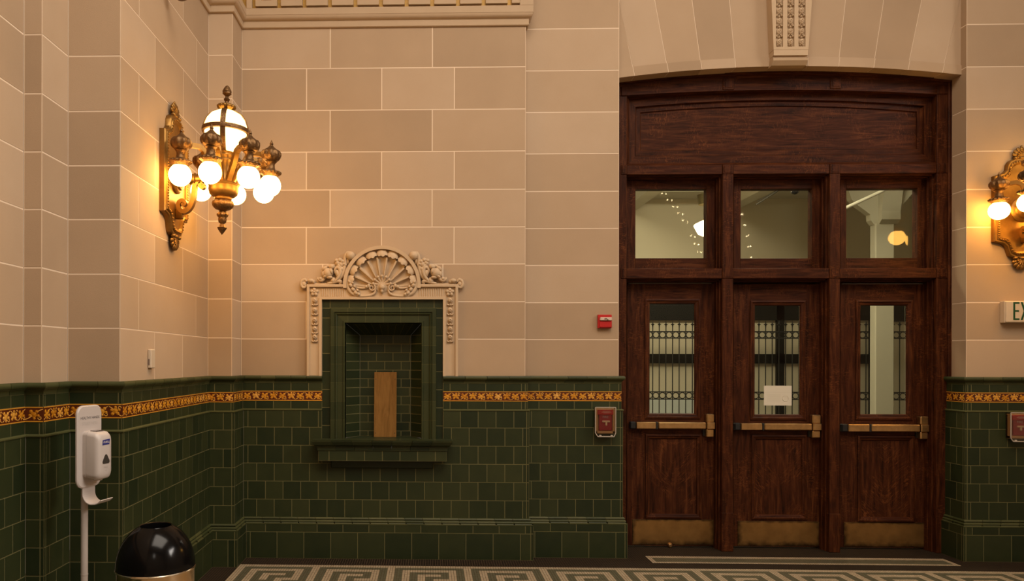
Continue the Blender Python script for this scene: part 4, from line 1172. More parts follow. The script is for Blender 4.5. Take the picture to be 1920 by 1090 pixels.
for a, b, m1, m2, pxm in ((X_(1163.7, YFR), xsl1, 163, 180, 1170), (xsr0, xsr1, 160, 177, 1766)):
    cb = MB(); cb.box((a, YFR-.008, zz(m2, pxm)), (b, YFR+.02, zz(m1, pxm)), 0, bev=.005); part(cb, 'corner_block')
# tympanum: stepped frames and panel
def loop(pl, pr, pb, tl, tm, tr, Y):
    x0, x1 = X_(pl, Y, 250), X_(pr, Y, 250); zb = zz(pb, 1470, Y)
    return [(x0, zb), (x1, zb)] + arc_pts(x0, x1, zz(tl, pl, Y), zz(tm, 1470, Y), zz(tr, pr, Y))
def ring(mb, A, B, Y0, Y1, m=0):
    n = len(A); V = [(x, Y0, z) for x, z in A] + [(x, Y1, z) for x, z in B]
    for i in range(n):
        j = (i+1) % n; mm = 0 if i in (1, n-1) else 1
        mb.add([V[i], V[j], V[n+j], V[n+i]], [(0, 1, 2, 3)], mm)
LA = loop(1174, 1757, 309, 179, 166.5, 176.5, YFR)
LA2 = loop(1177, 1754, 305.5, 184, 171.5, 180.5, YFR+.03)
LA3 = loop(1180, 1749, 305, 187.5, 175, 184, YFR+.075)
LB = loop(1191, 1732.5, 291.6, 200.7, 187.3, 198.3, YFR+.075)
LB2 = loop(1192.5, 1729.5, 290.5, 203, 190, 200.5, YFR+.098)
LC = loop(1200, 1719.5, 281.4, 211, 198.3, 209.5, YFR+.098)
LC2 = loop(1201.5, 1717.5, 280.5, 212.5, 200, 211, YFR+.112)
ty = MB()
ring(ty, LA, LA2, YFR+.004, YFR+.03); ring(ty, LA2, LA3, YFR+.03, YFR+.075); ring(ty, LA3, LB, YFR+.075, YFR+.075); ring(ty, LB, LB2, YFR+.075, YFR+.098); ring(ty, LB2, LC, YFR+.098, YFR+.098); ring(ty, LC, LC2, YFR+.098, YFR+.112)
part(ty, 'tympanum_frame')
tp = MB(); tp.prism(LC2, lambda a, b, d: (a, d, b), YFR+.112, YFR+.14, 1); part(tp, 'tympanum_panel')

GLASS = glass('window_glass', (0.95, 0.96, 0.92), 0.4)
def moulding(mb, x0, x1, z0, z1, w, Y, hgt, m=0):
    """mitred picture moulding around the rectangle, outside edge given"""
    P = [(x0, z0), (x0, z1), (x1, z1), (x1, z0)]
    pr = [(0, Y), (0, Y-hgt), (w*.30, Y-hgt-.003), (w*.42, Y-hgt+.004), (w*.50, Y-hgt*.5), (w*.78, Y-hgt*.25), (w*.85, Y-.001), (w, Y+.012)]
    def off(o): return [(x0+o, z0+o), (x0+o, z1-o), (x1-o, z1-o), (x1-o, z0+o)]
    L = [(off(o), y) for o, y in pr]
    for (A, ya), (B, yb) in zip(L, L[1:]):
        for i in range(4):
            j = (i+1) % 4; mb.add([(A[i][0], ya, A[i][1]), (A[j][0], ya, A[j][1]), (B[j][0], yb, B[j][1]), (B[i][0], yb, B[i][1])], [(0, 1, 2, 3)], 0 if i in (0, 2) else 1)
# transom windows
for k, (s0, s1, g0, g1, gy0, gy1, w0, w1) in enumerate(((1176.5, 1345, 1191.6, 1325, 354.8, 484.2, 0, 0), (1377.5, 1546.5, 1389.2, 1522.7, 354.4, 484.6, 1, 0), (1577, 1747, 1587.2, 1720.6, 353.6, 483.8, 1, 1))):
    Y = YDO-.004
    wm = MB(); x0, x1 = X_(s0, Y, 420), X_(s1, Y, 420); gx0, gx1 = X_(g0, Y, 420), X_(g1, Y, 420)
    z0, z1 = zl1-.012, zt0+.03; gz0, gz1 = Z_(gy1, Y, (s0+s1)/2), Z_(gy0, Y, (s0+s1)/2)
    wm.box((x0-.01, Y, z0), (gx0, 6.95, z1), 0, bev=.004); wm.box((gx1, Y, z0), (x1+.01, 6.95, z1), 0, bev=.004)
    wm.box((gx0-.003, Y+.001, z0), (gx1+.003, 6.95, gz0), 1, bev=.004); wm.box((gx0-.003, Y+.001, gz1), (gx1+.003, 6.95, z1), 1, bev=.004)
    wo = struct(wm.build(f'window_{k+1}', fr_mats), ['transom window above the first door, beside the pilaster', 'transom window above the middle door', 'transom window above the last door, beside the stone jamb'][k], 'window')
    pn = MB(); pn.box((gx0-.004, 6.915, gz0-.004), (gx1+.004, 6.921, gz1+.004)); pn.build('pane', GLASS, wo)
# doors
DOORS = [
 dict(x=(1178, 1341), y=(532, 1027), glass=(1218.6, 1302, 573.2, 774.7), gm=(1209, 1311.5, 561, 785), pm=(1210.3, 1315, 814.7, 972.6), kick=(1185.7, 1340, 974.4, 1026), bar=(1182, 1340.6, 792.2, 804.9), head=(1324.3, 1340.2, 776.6, 820), jt=(1230.5, 1234.2)),
 dict(x=(1377.5, 1541), y=(533, 1032), glass=(1416, 1499, 573, 775.3), gm=(1406, 1509.7, 564, 787), pm=(1409, 1512, 815.8, 974), kick=(1383.3, 1540, 977.7, 1031.5), bar=(1378.3, 1541.5, 794.7, 807.4), head=(1523, 1539.8, 778.2, 821.7), jt=(1430, 1433.7)),
 dict(x=(1577.5, 1741), y=(533, 1034), glass=(1614.6, 1698, 574.7, 777), gm=(1604, 1710.3, 563, 787.5), pm=(1607.5, 1714.2, 817.7, 978.8), kick=(1582.3, 1741, 980, 1033.2), bar=(1579.5, 1743, 796.5, 810.3), head=(1725.6, 1741.4, 781, 824), jt=(1631, 1634.8))]
dl = ['oak door nearest the tiled pilaster, with a small round knob on its kick plate', 'middle oak door with a white paper taped inside its glass', 'oak door nearest the stone pier, a pale column seen through its glass']
for k, D in enumerate(DOORS):
    Y = YDO; mx_ = sum(D['x'])/2
    x = lambda p, Y=Y: X_(p, Y, 750)
    z = lambda p, Y=Y: Z_(p, Y, mx_)
    x0, x1 = x(D['x'][0])-.012, x(D['x'][1])+.03; zT, zB = z(D['y'][0]), 0.012
    g0, g1 = x(D['gm'][0])+.004, x(D['gm'][1])-.004; gzT, gzB = z(D['gm'][2])-.004, z(D['gm'][3])+.004
    p0, p1 = x(D['pm'][0])+.004, x(D['pm'][1])-.004; pzT, pzB = z(D['pm'][2])-.004, z(D['pm'][3])+.004
    dm = MB(); YB_ = YDO+.045
    dm.box((x0, Y, zB), (min(g0, p0), YB_, zT), 0, bev=.003); dm.box((max(g1, p1), Y, zB), (x1, YB_, zT), 0, bev=.003)
    c0, c1 = min(g0, p0), max(g1, p1)
    dm.box((c0-.002, Y, gzT), (c1+.002, YB_, zT), 1); dm.box((c0-.002, Y, pzT), (c1+.002, YB_, gzB), 1); dm.box((c0-.002, Y, zB), (c1+.002, YB_, pzB), 1)
    if g0 > c0 + .001: dm.box((c0, Y, gzB), (g0, YB_, gzT), 0)
    if p0 > c0 + .001: dm.box((c0, Y, pzB), (p0, YB_, pzT), 0)
    if g1 < c1 - .001: dm.box((g1, Y, gzB), (c1, YB_, gzT), 0)
    if p1 < c1 - .001: dm.box((p1, Y, pzB), (c1, YB_, pzT), 0)
    do = struct(dm.build(f'door_{k+1}', fr_mats), dl[k], 'door'); fixnormals(do)
    gx0, gx1, gz1, gz0 = x(D['glass'][0]), x(D['glass'][1]), z(D['glass'][2]), z(D['glass'][3])
    gmo = MB(); moulding(gmo, x(D['gm'][0]), x(D['gm'][1]), z(D['gm'][3]), z(D['gm'][2]), gx0-x(D['gm'][0]), Y, .012); part(gmo, 'glass_moulding', parent=do)
    gl_ = MB(); gl_.box((gx0-.006, Y+.018, gz0-.006), (gx1+.006, Y+.024, gz1+.006)); gl_.build('glass_pane', GLASS, do)
    pmo = MB(); moulding(pmo, x(D['pm'][0]), x(D['pm'][1]), z(D['pm'][3]), z(D['pm'][2]), .044, Y, .012); part(pmo, 'panel_moulding', parent=do)
    pa = MB(); pa.box((p0, Y+.010, pzB), (p1, Y+.03, pzT)); pa.build('lower_panel', WOODP, do)
    kp = MB(); kx0, kx1, kz1, kz0 = x(D['kick'][0]), x(D['kick'][1]), z(D['kick'][2]), max(z(D['kick'][3]), .02)
    kp.box((kx0, Y-.004, kz0), (kx1, Y+.001, kz1), bev=.002)
    for i in range(7):
        for zz_ in (kz0+.012, kz1-.012): kp.lathe([(.0, .0025), (.005, .002), (.006, 0)], (kx0+.02+(kx1-kx0-.04)*i/6, Y-.004, zz_), 8, axis=(0, -1, 0))
    ko_ = kp.build('kick_plate', BRASSP, do); ko_['label'] = 'worn brass kick plate'
    if k == 0:
        kn = MB(); c = at(1255.3, 1022.5, Y); kn.lathe([(.0, .028), (.012, .028), (.018, .022), (.020, .012), (.024, .004), (.024, 0)], (c.x, Y-.004, c.z), 16, axis=(0, -1, 0)); kn.build('floor_bumper', BRASS, do, smooth=True)
    # exit bar
    yb0, yb1 = Y-.055, Y-.012
    bx0_, bx1_ = X_(D['bar'][0], yb0, 800), X_(D['bar'][1], yb0, 800); bz1_, bz0_ = Z_(D['bar'][2], yb0, mx_), Z_(D['bar'][3], yb0, mx_)
    j0, j1 = X_(D['jt'][0], yb0, 800), X_(D['jt'][1], yb0, 800); h0, h1 = X_(D['head'][0], yb0, 800), X_(D['head'][1], yb0, 800)
    hz1, hz0 = Z_(D['head'][2], yb0, mx_), Z_(D['head'][3], yb0, mx_)
    eb = MB(); eb.box((j1, yb0-.006, bz0_), (h0-.001, yb1, bz1_), bev=.008)
    ebo = eb.build('push_bar', BRASS, do, smooth=True); ebo['label'] = 'brass push bar'
    rl = MB(); rl.box((bx0_+.055, yb0, bz0_), (j0, yb1, bz1_), bev=.005); rl.lathe([(.0, .001), (.004, .001), (.004, 0)], ((bx0_+.3*j0+.7*j0)/2 if False else j0-.08, yb0, (bz0_+bz1_)/2), 8, axis=(0, -1, 0)); rl.build('bar_housing', BRASS, ebo, smooth=True)
    ec = MB(); ec.box((bx0_, yb0+.004, bz0_-.002), (bx0_+.054, Y, bz1_+.003), bev=.008); ec.box((j0, yb0+.003, bz0_-.004), (j1, Y, bz1_+.002), bev=.003); ec.box((bx0_+.05, yb1-.002, bz0_+.006), (h0, Y, bz1_-.006)); e_ = ec.build('black_end_cap', BLACKM, ebo); 
    hb = MB(); hb.box((h0, yb0-.008, bz1_), (h1-.004, Y, hz1), bev=.008); hb.box((h0+.002, yb0-.004, hz0), (h1-.006, Y, bz0_), bev=.008); hb.box((h0+.004, yb0-.012, bz0_-.001), (h1+.001, Y-.004, bz1_+.001), bev=.006)
    hb.box((h0-.014, yb1, hz0+.01), (h0+.004, Y, bz0_-.003), m=1)
    hbo = hb.build('latch_head', [BRASS, BLACKM], ebo, smooth=True)
    if k == 0 or k == 2:   # weather strip showing above the leaf
        ws = MB(); ws.box((x0+.02, Y+.012, zT+.001), (x1-.06, Y+.03, zT+.006)); ws.build('weather_strip', simple(f'strip_{k}', (.45, .42, .36), .5), do)
# paper inside the middle door
pp = MB(); Yp = YDO+.0165
pa_, pb_ = at(1432.3, 742, Yp), at(1484.3, 742, Yp); pz1, pz0 = at(1458, 723.6, Yp).z, at(1458, 760.8, Yp).z
pp.box((pa_.x, Yp-.0012, pz0), (pb_.x, Yp, pz1))
PAPER = simple('white_paper', (0.60, 0.55, 0.44), .8); GHOST = simple('show_through_print', (0.535, 0.485, 0.385), .8)
po = tag(pp.build('paper_notice', PAPER, origin=((pa_.x+pb_.x)/2, Yp, pz0)), 'white paper notice on the glass of the middle door, its printing facing away', 'notice')
gp = MB(); w_, h_ = pb_.x-pa_.x, pz1-pz0
for u0, u1, v0, v1 in ((.12, .60, .52, .545), (.12, .60, .42, .445), (.12, .60, .32, .345), (.12, .60, .22, .245), (.02, .98, .66, .672)):
    gp.quad((pa_.x+u0*w_, Yp-.0016, pz0+v0*h_), (pa_.x+u1*w_, Yp-.0016, pz0+v0*h_), (pa_.x+u1*w_, Yp-.0016, pz0+v1*h_), (pa_.x+u0*w_, Yp-.0016, pz0+v1*h_))
gp.tube([(pa_.x+.77*w_+.028*math.cos(2*PI*i/24), Yp-.0014, pz0+.36*h_+.028*math.sin(2*PI*i/24)) for i in range(24)], [.003]*24, 6, closed=True, flat=.15)
gp.build('print_showing_through', GHOST, po, po.location)

# ------------------------------------------------------------------ small fittings
RED = simple('red_enamel', (0.42, 0.012, 0.012), 0.35); REDD = simple('red_enamel_plain', (0.30, 0.012, 0.022), 0.4)
WHITEP = simple('white_plastic', (0.46, 0.41, 0.385), 0.42); IVORY = simple('ivory_plastic', (0.50, 0.40, 0.29), 0.5); WHITEINK = simple('white_ink', (0.72, 0.66, 0.58), .6)
CLEAR = glass('clear_plastic', (0.97, 0.96, 0.94), 0.8)
# strobe
a = at(1121.5, 603, YP-.04); b = at(1147.6, 603, YP-.04); z1 = at(1134, 590.3, YP-.04).z; z0 = at(1134, 615.8, YP-.04).z
st = thing('fire_strobe', 'small square red fire alarm strobe on the stone pilaster beside the doors', 'fire alarm', ((a.x+b.x)/2, YP, z0))
so = st.location
sb = MB(); sb.box((a.x, YP-.035, z0), (b.x, YP-.001, z1), bev=.004); sb.box((a.x+.012, YP-.044, z0+.008), (b.x-.003, YP-.03, z0+(z1-z0)*.52), bev=.003); sb.build('housing', RED, st, so)
ln = MB(); lz0, lz1 = z0+(z1-z0)*.56, z0+(z1-z0)*.80; ln.box((a.x+.014, YP-.058, lz0), (b.x-.002, YP-.03, lz1), bev=.005); ln.build('strobe_lens', simple('strobe_lens', (.55, .42, .34), .15, coat=.5), st, so)
rf_ = MB(); rf_.box((a.x+.05, YP-.0595, lz0+.008), (b.x-.045, YP-.057, lz1-.006), bev=.001); rf_.lathe([(0, .006), (.006, .004), (.008, 0)], (b.x-.04, YP-.057, (lz0+lz1)/2-.004), 10, axis=(0, -1, 0)); rf_.build('flash_tube', simple('flash_tube', (.30, .24, .18), .2, .6), st, so)
# pull stations
def pull_station(px0, px1, py0, py1, label):
    Y0 = YP-.031; Yf = Y0-.06
    a, b = at(px0, (py0+py1)/2, Yf), at(px1, (py0+py1)/2, Yf); z1, z0 = at((px0+px1)/2, py0, Yf).z, at((px0+px1)/2, py1, Yf).z
    w, h = b.x-a.x, z1-z0; cx_ = (a.x+b.x)/2
    t = thing('fire_pull_station', label, 'fire alarm', (cx_, Y0, z0), 0, 'fire alarm pull stations'); o = t.location
    bk = MB(); bk.box((a.x+.02*w, Y0-.02, z0+.10*h), (b.x-.02*w, Y0, z1-.04*h), bev=.004)
    for s0, s1, q0, q1 in ((.02, .13, .10, .94), (.87, .98, .10, .94), (.02, .98, .10, .19)): bk.box((a.x+s0*w, Y0-.045, z0+q0*h), (a.x+s1*w, Y0, z0+q1*h), bev=.003)
    bk.build('back_box', simple('tan_plastic', (.48, .27, .12), .5), t, o)
    rd = MB(); rd.box((a.x+.20*w, Y0-.040, z0+.20*h), (b.x-.15*w, Y0-.018, z0+.77*h), bev=.004); rd.build('red_face', REDD, t, o)
    ht = MB(); ht.box((a.x+.12*w, Y0-.050, z0+.74*h), (b.x-.10*w, Y0-.018, z0+.91*h), bev=.004); ht.build('red_top', RED, t, o)
    hn = MB(); hn.box((a.x+.36*w, Y0-.052, z0+.485*h), (a.x+.73*w, Y0-.038, z0+.545*h), bev=.003); hn.box((a.x+.51*w, Y0-.050, z0+.375*h), (a.x+.60*w, Y0-.038, z0+.49*h), bev=.003)
    hh_ = hn.build('pull_handle', simple('cream_handle', (.75, .55, .36), .45), t, o); hh_['label'] = 'cream T shaped pull handle'
    mts = [simple('grey_print', (.40, .30, .28), .6), simple('brown_print', (.45, .28, .16), .6), simple('pink_print', (.55, .22, .18), .6)]
    for txt, q, s_ in (('FIRE', .665, .020), ('PULL DOWN', .513, .008), ('IN CASE OF FIRE', .845, .010)):
        y_ = Y0-.0408 if txt == 'FIRE' else (Y0-.0528 if txt == 'PULL DOWN' else Y0-.0508)
        if txt == 'IN CASE OF FIRE': continue
        T_ = text_mb(txt, s_*1.4, lambda x, y: (cx_ + .02*w + x, y_, z0+q*h + y)); T_.build('printed_text', mts[1 if txt == 'PULL DOWN' else 0], t, o)
    wr = MB()
    for q, l in ((.865, .5), (.835, .6), (.81, .42)): wr.quad((cx_-l*w*.5+.02, Y0-.0506, z0+q*h-.003), (cx_+l*w*.5, Y0-.0506, z0+q*h-.003), (cx_+l*w*.5, Y0-.0506, z0+q*h+.002), (cx_-l*w*.5+.02, Y0-.0506, z0+q*h+.002), 2)
    wr.m = [0]*len(wr.m); wr.build('fine_print', mts[2], t, o)
    cv = MB(); th = .004
    x0, x1, yz = a.x, b.x, Yf
    cv.box((x0, yz, z0+.04*h), (x1, yz+th, z1-.01*h), bev=.001); cv.box((x0, yz, z0+.12*h), (x0+th, Y0, z1)); cv.box((x1-th, yz, z0+.12*h), (x1, Y0, z1)); cv.box((x0, yz, z1-th), (x1, Y0, z1)); cv.box((x0+.08*w, yz, z0), (x1-.06*w, Y0, z0+th))
    fr = MB()
    for p, q in (((x0, z0+.12*h), (x0, z1)), ((x0, z1), (x1, z1)), ((x1, z1), (x1, z0+.12*h)), ((x1, z0+.12*h), (x1-.08*w, z0)), ((x1-.08*w, z0), (x0+.12*w, z0)), ((x0+.12*w, z0), (x0, z0+.12*h))): fr.tube([(p[0], yz, p[1]), (q[0], yz, q[1])], .004, 6)
    for s_ in (.24, .80): fr.box((a.x+(s_-.06)*w, yz-.004, z0+.01*h), (a.x+(s_+.06)*w, yz+.02, z0+.06*h), bev=.003)
    co_ = cv.build('clear_cover', CLEAR, t, o); fr.build('cover_rim', simple('cover_rim', (.42, .36, .30), .25, coat=.4), co_, o)
    return t
pull_station(1116.5, 1154.5, 764.3, 819.3, 'red fire alarm pull station with clear cover on green tiles, left of the oak doors')
pull_station(1895.5, 1934.5, 774.5, 828.5, 'red fire alarm pull station with clear cover below the exit sign')
# exit sign
Yx = YP-.065
xa_, xz1, xz0 = at(1886.3, 590, Yx).x, at(1890, 565.0, Yx).z, at(1890, 604.8, Yx).z
ew = .335
ex = thing('exit_sign', 'cream wall sign reading EXIT in green capitals', 'sign', (xa_+ew/2, YP, xz0)); eo = ex.location
eb_ = MB(); eb_.box((xa_, Yx, xz0), (xa_+ew, YP-.001, xz1), bev=.006); eb_.box((xa_-.004, Yx+.012, xz0-.003), (xa_+ew+.004, YP-.001, xz1+.003), bev=.004); eb_.build('sign_housing', IVORY, ex, eo)
lt = MB(); lx0 = at(1899.9, 585, Yx).x; lw = at(1911.4, 585, Yx).x - lx0; lz1_, lz0_ = at(1905, 566.9, Yx).z, at(1905, 600.2, Yx).z; hh2 = lz1_-lz0_; sw = lw*.30
def lq(pts, e=0.0): lt.prism([(lx0+u, lz0_+v) for u, v in pts], lambda a, b, d: (a, d, b), Yx-.0015-e, Yx+.001)
def rect(u0, u1, v0, v1): lq([(u0, v0), (u1, v0), (u1, v1), (u0, v1)])
rect(0, sw, 0, hh2); rect(sw, lw, 0, sw*.9); rect(sw, lw*.92, hh2*.46, hh2*.55); rect(sw, lw, hh2-sw*.9, hh2)
g0_ = lw*1.22; xw_ = lw*1.25
lq([(g0_, 0), (g0_+sw*1.05, 0), (g0_+xw_, hh2), (g0_+xw_-sw*1.05, hh2)]); lq([(g0_, hh2), (g0_+xw_-sw*1.05, 0), (g0_+xw_, 0), (g0_+sw*1.05, hh2)], .0004)
g1_ = g0_+xw_+lw*.25; rect(g1_, g1_+sw, 0, hh2); g2_ = g1_+sw+lw*.25; rect(g2_, g2_+lw*1.1, hh2-sw*.9, hh2); rect(g2_+lw*.55-sw/2, g2_+lw*.55+sw/2, 0, hh2-sw*.9)
l_ = lt.build('exit_lettering', simple('exit_green', (0.002, 0.045, 0.008), .5), ex, eo); fixnormals(l_)
# wall switch plate on the side wall
pA, pB = atX(283.0, 672, X4+.022), atX(290.6, 672, X4+.022); sz1, sz0 = atX(287, 655.3, X4+.022).z, atX(287, 690.6, X4+.022).z
sw_ = thing('wall_sensor', 'small cream plastic box on the stone wall above the sanitizer', 'sensor', (X4, (pA.y+pB.y)/2, sz0))
sm = MB(); sm.box((X4+.001, pA.y, sz0), (X4+.024, pB.y, sz1), bev=.004); sm.build('case', IVORY, sw_, sw_.location)
sm = MB(); sm.box((X4+.004, pA.y-.0015, sz0+.02), (X4+.014, pA.y+.002, sz0+.06)); sm.build('side_slot', simple('slot_grey', (.16, .11, .08), .6), sw_, sw_.location)
# fitting that dips into the frame over the sconce
fc = atX(339.5, -6, X4+.12); 
ff = thing('wall_floodlight', 'round bronze fitting on the stone wall above the sconce, cut by the top edge', 'light fitting', (X4, fc.y, fc.z))
fm = MB(); fm.lathe([(.0, -.020), (.028, -.018), (.044, -.008), (.048, .004), (.044, .012), (.040, .06), (.030, .10), (.0, .11)], fc, 24); fm.build('shade', BRONZE, ff, ff.location, smooth=True)
fm = MB(); fm.tube([(X4, fc.y, fc.z+.09), (X4+.06, fc.y, fc.z+.14), (fc.x, fc.y, fc.z+.10)], .012, 8); fm.lathe([(.035, 0), (.035, .01), (.02, .02)], (X4, fc.y, fc.z+.09), 16, axis=(1, 0, 0)); fm.build('bracket', BRONZE, ff, ff.location, smooth=True)
# sanitizer stand
sy = 4.02; sx_ = at(158.3, 1000, sy).x
sn = thing('sanitizer_stand', 'white hand sanitizer dispenser on a floor pole against the tiled wall', 'sanitizer stand', (sx_, sy, 0), 0)
ang = math.radians(76)           # the front turns towards the room
u_ = Vector((math.cos(ang), math.sin(ang), 0)); n_ = Vector((math.sin(ang), -math.cos(ang), 0))
O = Vector((sx_, sy, 0))
def sp(a, d, z): return O + u_*a + n_*d + Vector((0, 0, z))
zp1, zp0 = at(160, 760, sy).z, at(160, 913, sy).z
pm = MB(); pm.lathe([(.0185, .015), (.0185, zp0+.25)], O, 20); pm.lathe([(.0195, .52), (.0195, .528)], O, 20); pm.build('pole', simple('pole_white', (.40, .35, .32), .4), sn, O, smooth=True)
bm_ = MB(); bm_.lathe([(.0, 0), (.165, 0), (.165, .008), (.15, .016), (.03, .022), (.0, .022)], O, 32); bm_.build('base', WHITEP, sn, O, smooth=True)
def rrect(w, z0, z1, r, n=6):
    out = []
    for cx, cz_, a0 in ((w-r, z1-r, 0), (-w+r, z1-r, 90), (-w+r, z0+r, 180), (w-r, z0+r, 270)):
        for k in range(n+1): a = math.radians(a0+90*k/n); out.append((cx+r*math.cos(a), cz_+r*math.sin(a)))
    return out
def loft(mb, loops, m=0):
    n = len(loops[0][0])
    V = [sp(a, d, z) for L, d in loops for a, z in L]
    mb.add(V, [(j*n+i, j*n+(i+1) % n, (j+1)*n+(i+1) % n, (j+1)*n+i) for j in range(len(loops)-1) for i in range(n)] + [tuple(reversed(range(n))), tuple(range((len(loops)-1)*n, len(loops)*n))], m)
hwp = .098
bpn = MB(); loft(bpn, [(rrect(hwp-.004, zp0+.004, zp1-.004, .045), .018), (rrect(hwp, zp0, zp1, .048), .022), (rrect(hwp, zp0, zp1, .048), .030), (rrect(hwp-.006, zp0+.006, zp1-.006, .044), .035)])
bo_ = bpn.build('back_panel', WHITEP, sn, O, smooth=True); fixnormals(bo_)
tz = at(166, 783.5, sy).z; INK = simple('black_ink', (.02, .02, .025), .6); GREYI = simple('pale_ink', (.40, .36, .335), .6)
T1 = text_mb('HEALTHY HANDS', .0205, lambda x, y: sp(x, .0355, tz+y), sx=.92); T2 = text_mb('START HERE', .0245, lambda x, y: sp(x-.002, .0355, tz-.031+y), sx=.92)
tx_ = MB(); tx_.add(T1.v, T1.f, 0); tx_.add(T2.v, T2.f, 1); tx_.build('panel_lettering', [INK, GREYI], bo_, O)
zd1, zd0 = at(170, 807.5, sy).z, at(170, 897, sy).z
hd_ = .062
dp = MB()
loft(dp, [(rrect(.060, zd0+.012, zd1, .022), .034), (rrect(.0615, zd0+.010, zd1+.001, .024), .060), (rrect(.0595, zd0+.012, zd1-.001, .024), .0605), (rrect(.0595, zd0+.012, zd1-.001, .024), .062), (rrect(.0615, zd0+.008, zd1, .026), .0625), (rrect(.061, zd0, zd1-.004, .028), .108), (rrect(.056, zd0+.004, zd1-.014, .032), .125), (rrect(.048, zd0+.012, zd1-.026, .034), .1325), (rrect(.030, zd0+.03, zd1-.05, .028), .1365)])
d_ = dp.build('dispenser', WHITEP, sn, O, smooth=True, ang=50); fixnormals(d_)
lb = MB(); zc = at(197, 828, sy).z
BLUE = simple('blue_label', (.02, .025, .16), .4)
lb.prism([(-.030, zc-.015), (.026, zc-.013), (.031, zc+.016), (-.025, zc+.012)], lambda a, b, d: sp(a, d, b), .130, .1382)
lbo = lb.build('blue_logo', BLUE, d_, O); fixnormals(lbo)
T3 = text_mb('PURELL', .0165, lambda x, y: sp(x, .1386, zc+y), shear=.25, sx=.86); T3.build('logo_lettering', WHITEINK, d_, O)
wn = MB(); zw = at(199, 860, sy).z
tri = [(-.028, zw-.018), (-.022, zw-.023), (.022, zw-.023), (.028, zw-.018), (.028, zw-.010), (.008, zw+.024), (0, zw+.027), (-.008, zw+.024), (-.028, zw-.010)]
wn.prism(tri, lambda a, b, d: sp(a, d, b), .128, .1382); w_o = wn.build('level_window', simple('smoked_plastic', (.045, .038, .033), .2, coat=.6), d_, O); fixnormals(w_o)
tw = MB(); tw.prism([(-.034, zd1-.002), (.034, zd1-.002), (.028, zd1+.0035), (-.028, zd1+.0035)], lambda a, b, d: sp(a, d, b), .060, .098); t_o = tw.build('top_window', simple('smoked_top', (.09, .07, .06), .15, coat=.6), d_, O); fixnormals(t_o)
for q, l in ((-.040, .018), (-.046, .014), (-.062, .006)):
    gq = MB(); gq.quad(sp(-l, .1374, zw+q), sp(l, .1374, zw+q), sp(l, .1374, zw+q+.003), sp(-l, .1374, zw+q+.003)); gq.build('fine_print', GREYI, d_, O)
nz_ = MB(); nz_.lathe([(.024, zd0-.006), (.03, zd0+.02)], sp(0, .085, 0), 20); nz_.build('nozzle', WHITEP, d_, O, smooth=True)
# drip tray: a sheet curving down and out
tr = MB(); zt_ = zp0
prof_ = [(.026, zt_+.03), (.026, zt_-.03)] + [(.026+.055-.055*math.cos(a), zt_-.03-.055*math.sin(a)) for a in [PI/2*k/8 for k in range(1, 9)]] + [(.105, zt_-.083), (.125, zt_-.075), (.142, zt_-.060)]
wd = [.050]*len(prof_)
for (d0, z0), (d1, z1) in zip(prof_, prof_[1:]):
    q = Vector((d1-d0, z1-z0)).normalized()*.004
    def nn(d, z, s): return (d - q.y*s*.5, z + q.x*s*.5)
    V = []
    for (d, z) in ((d0, z0), (d1, z1)):
        for a in (-.05, .05):
            for s_ in (-1, 1): dd, zz2 = nn(d, z, s_); V.append(sp(a, dd, zz2))
    tr.add(V, [(0, 2, 6, 4), (1, 5, 7, 3), (0, 4, 5, 1), (2, 3, 7, 6), (0, 1, 3, 2), (4, 6, 7, 5)])
t_ = tr.build('drip_tray', WHITEP, sn, O, smooth=True, ang=50); fixnormals(t_)
# litter bin
by = 3.70; bxr = (at(363, 1060, by).x - at(219, 1060, by).x)/2*.985; bc = Vector(((at(363, 1060, by).x + at(219, 1060, by).x)/2+.003, by, 0)); bz = at(291, 1062, by).z
bn = thing('litter_bin', 'round polished brass litter bin with a black domed open top', 'bin', bc)
cn_ = MB(); cn_.lathe([(.0, .0), (bxr*.97, .0), (bxr*.97, .03), (bxr*.975, .032), (bxr*.975, bz-.012)], bc, 64); cn_.build('body', simple('polished_brass_steel', (.62, .47, .30), .10, 1.0, .1, 3), bn, bc, smooth=True)
rm_ = MB(); rm_.tube([bc + Vector((bxr*.985*math.cos(2*PI*k/48), bxr*.985*math.sin(2*PI*k/48), bz-.006)) for k in range(48)], [.006]*48, 8, closed=True); rm_.build('rim', simple('bright_rim', (.70, .60, .46), .18, 1.0), bn, bc, smooth=True)
dz = at(291, 985, by).z - bz
dm_ = MB(); ro = bxr*.41; H_d = dz/ math.sqrt(1-(ro/bxr)**2) if False else dz*1.09
prd = [(bxr*1.0, 0.0)] + [(bxr*math.cos(a), H_d*math.sin(a)) for a in [math.radians(t) for t in range(4, 66, 4)]]
last = prd[-1]; prd = prd + [(last[0]-.004, last[1]+.004), (last[0]-.010, last[1]+.002), (last[0]-.012, last[1]-.012), (bxr*.55, .02), (bxr*.9, -.01)]
dm_.lathe([(r, z+bz) for r, z in prd], bc, 64); do_ = dm_.build('dome_lid', simple('black_enamel', (.003, .0027, .0027), .16, spec=.20), bn, bc, smooth=True, ang=50); do_['label'] = 'glossy black dome lid with a round mouth'
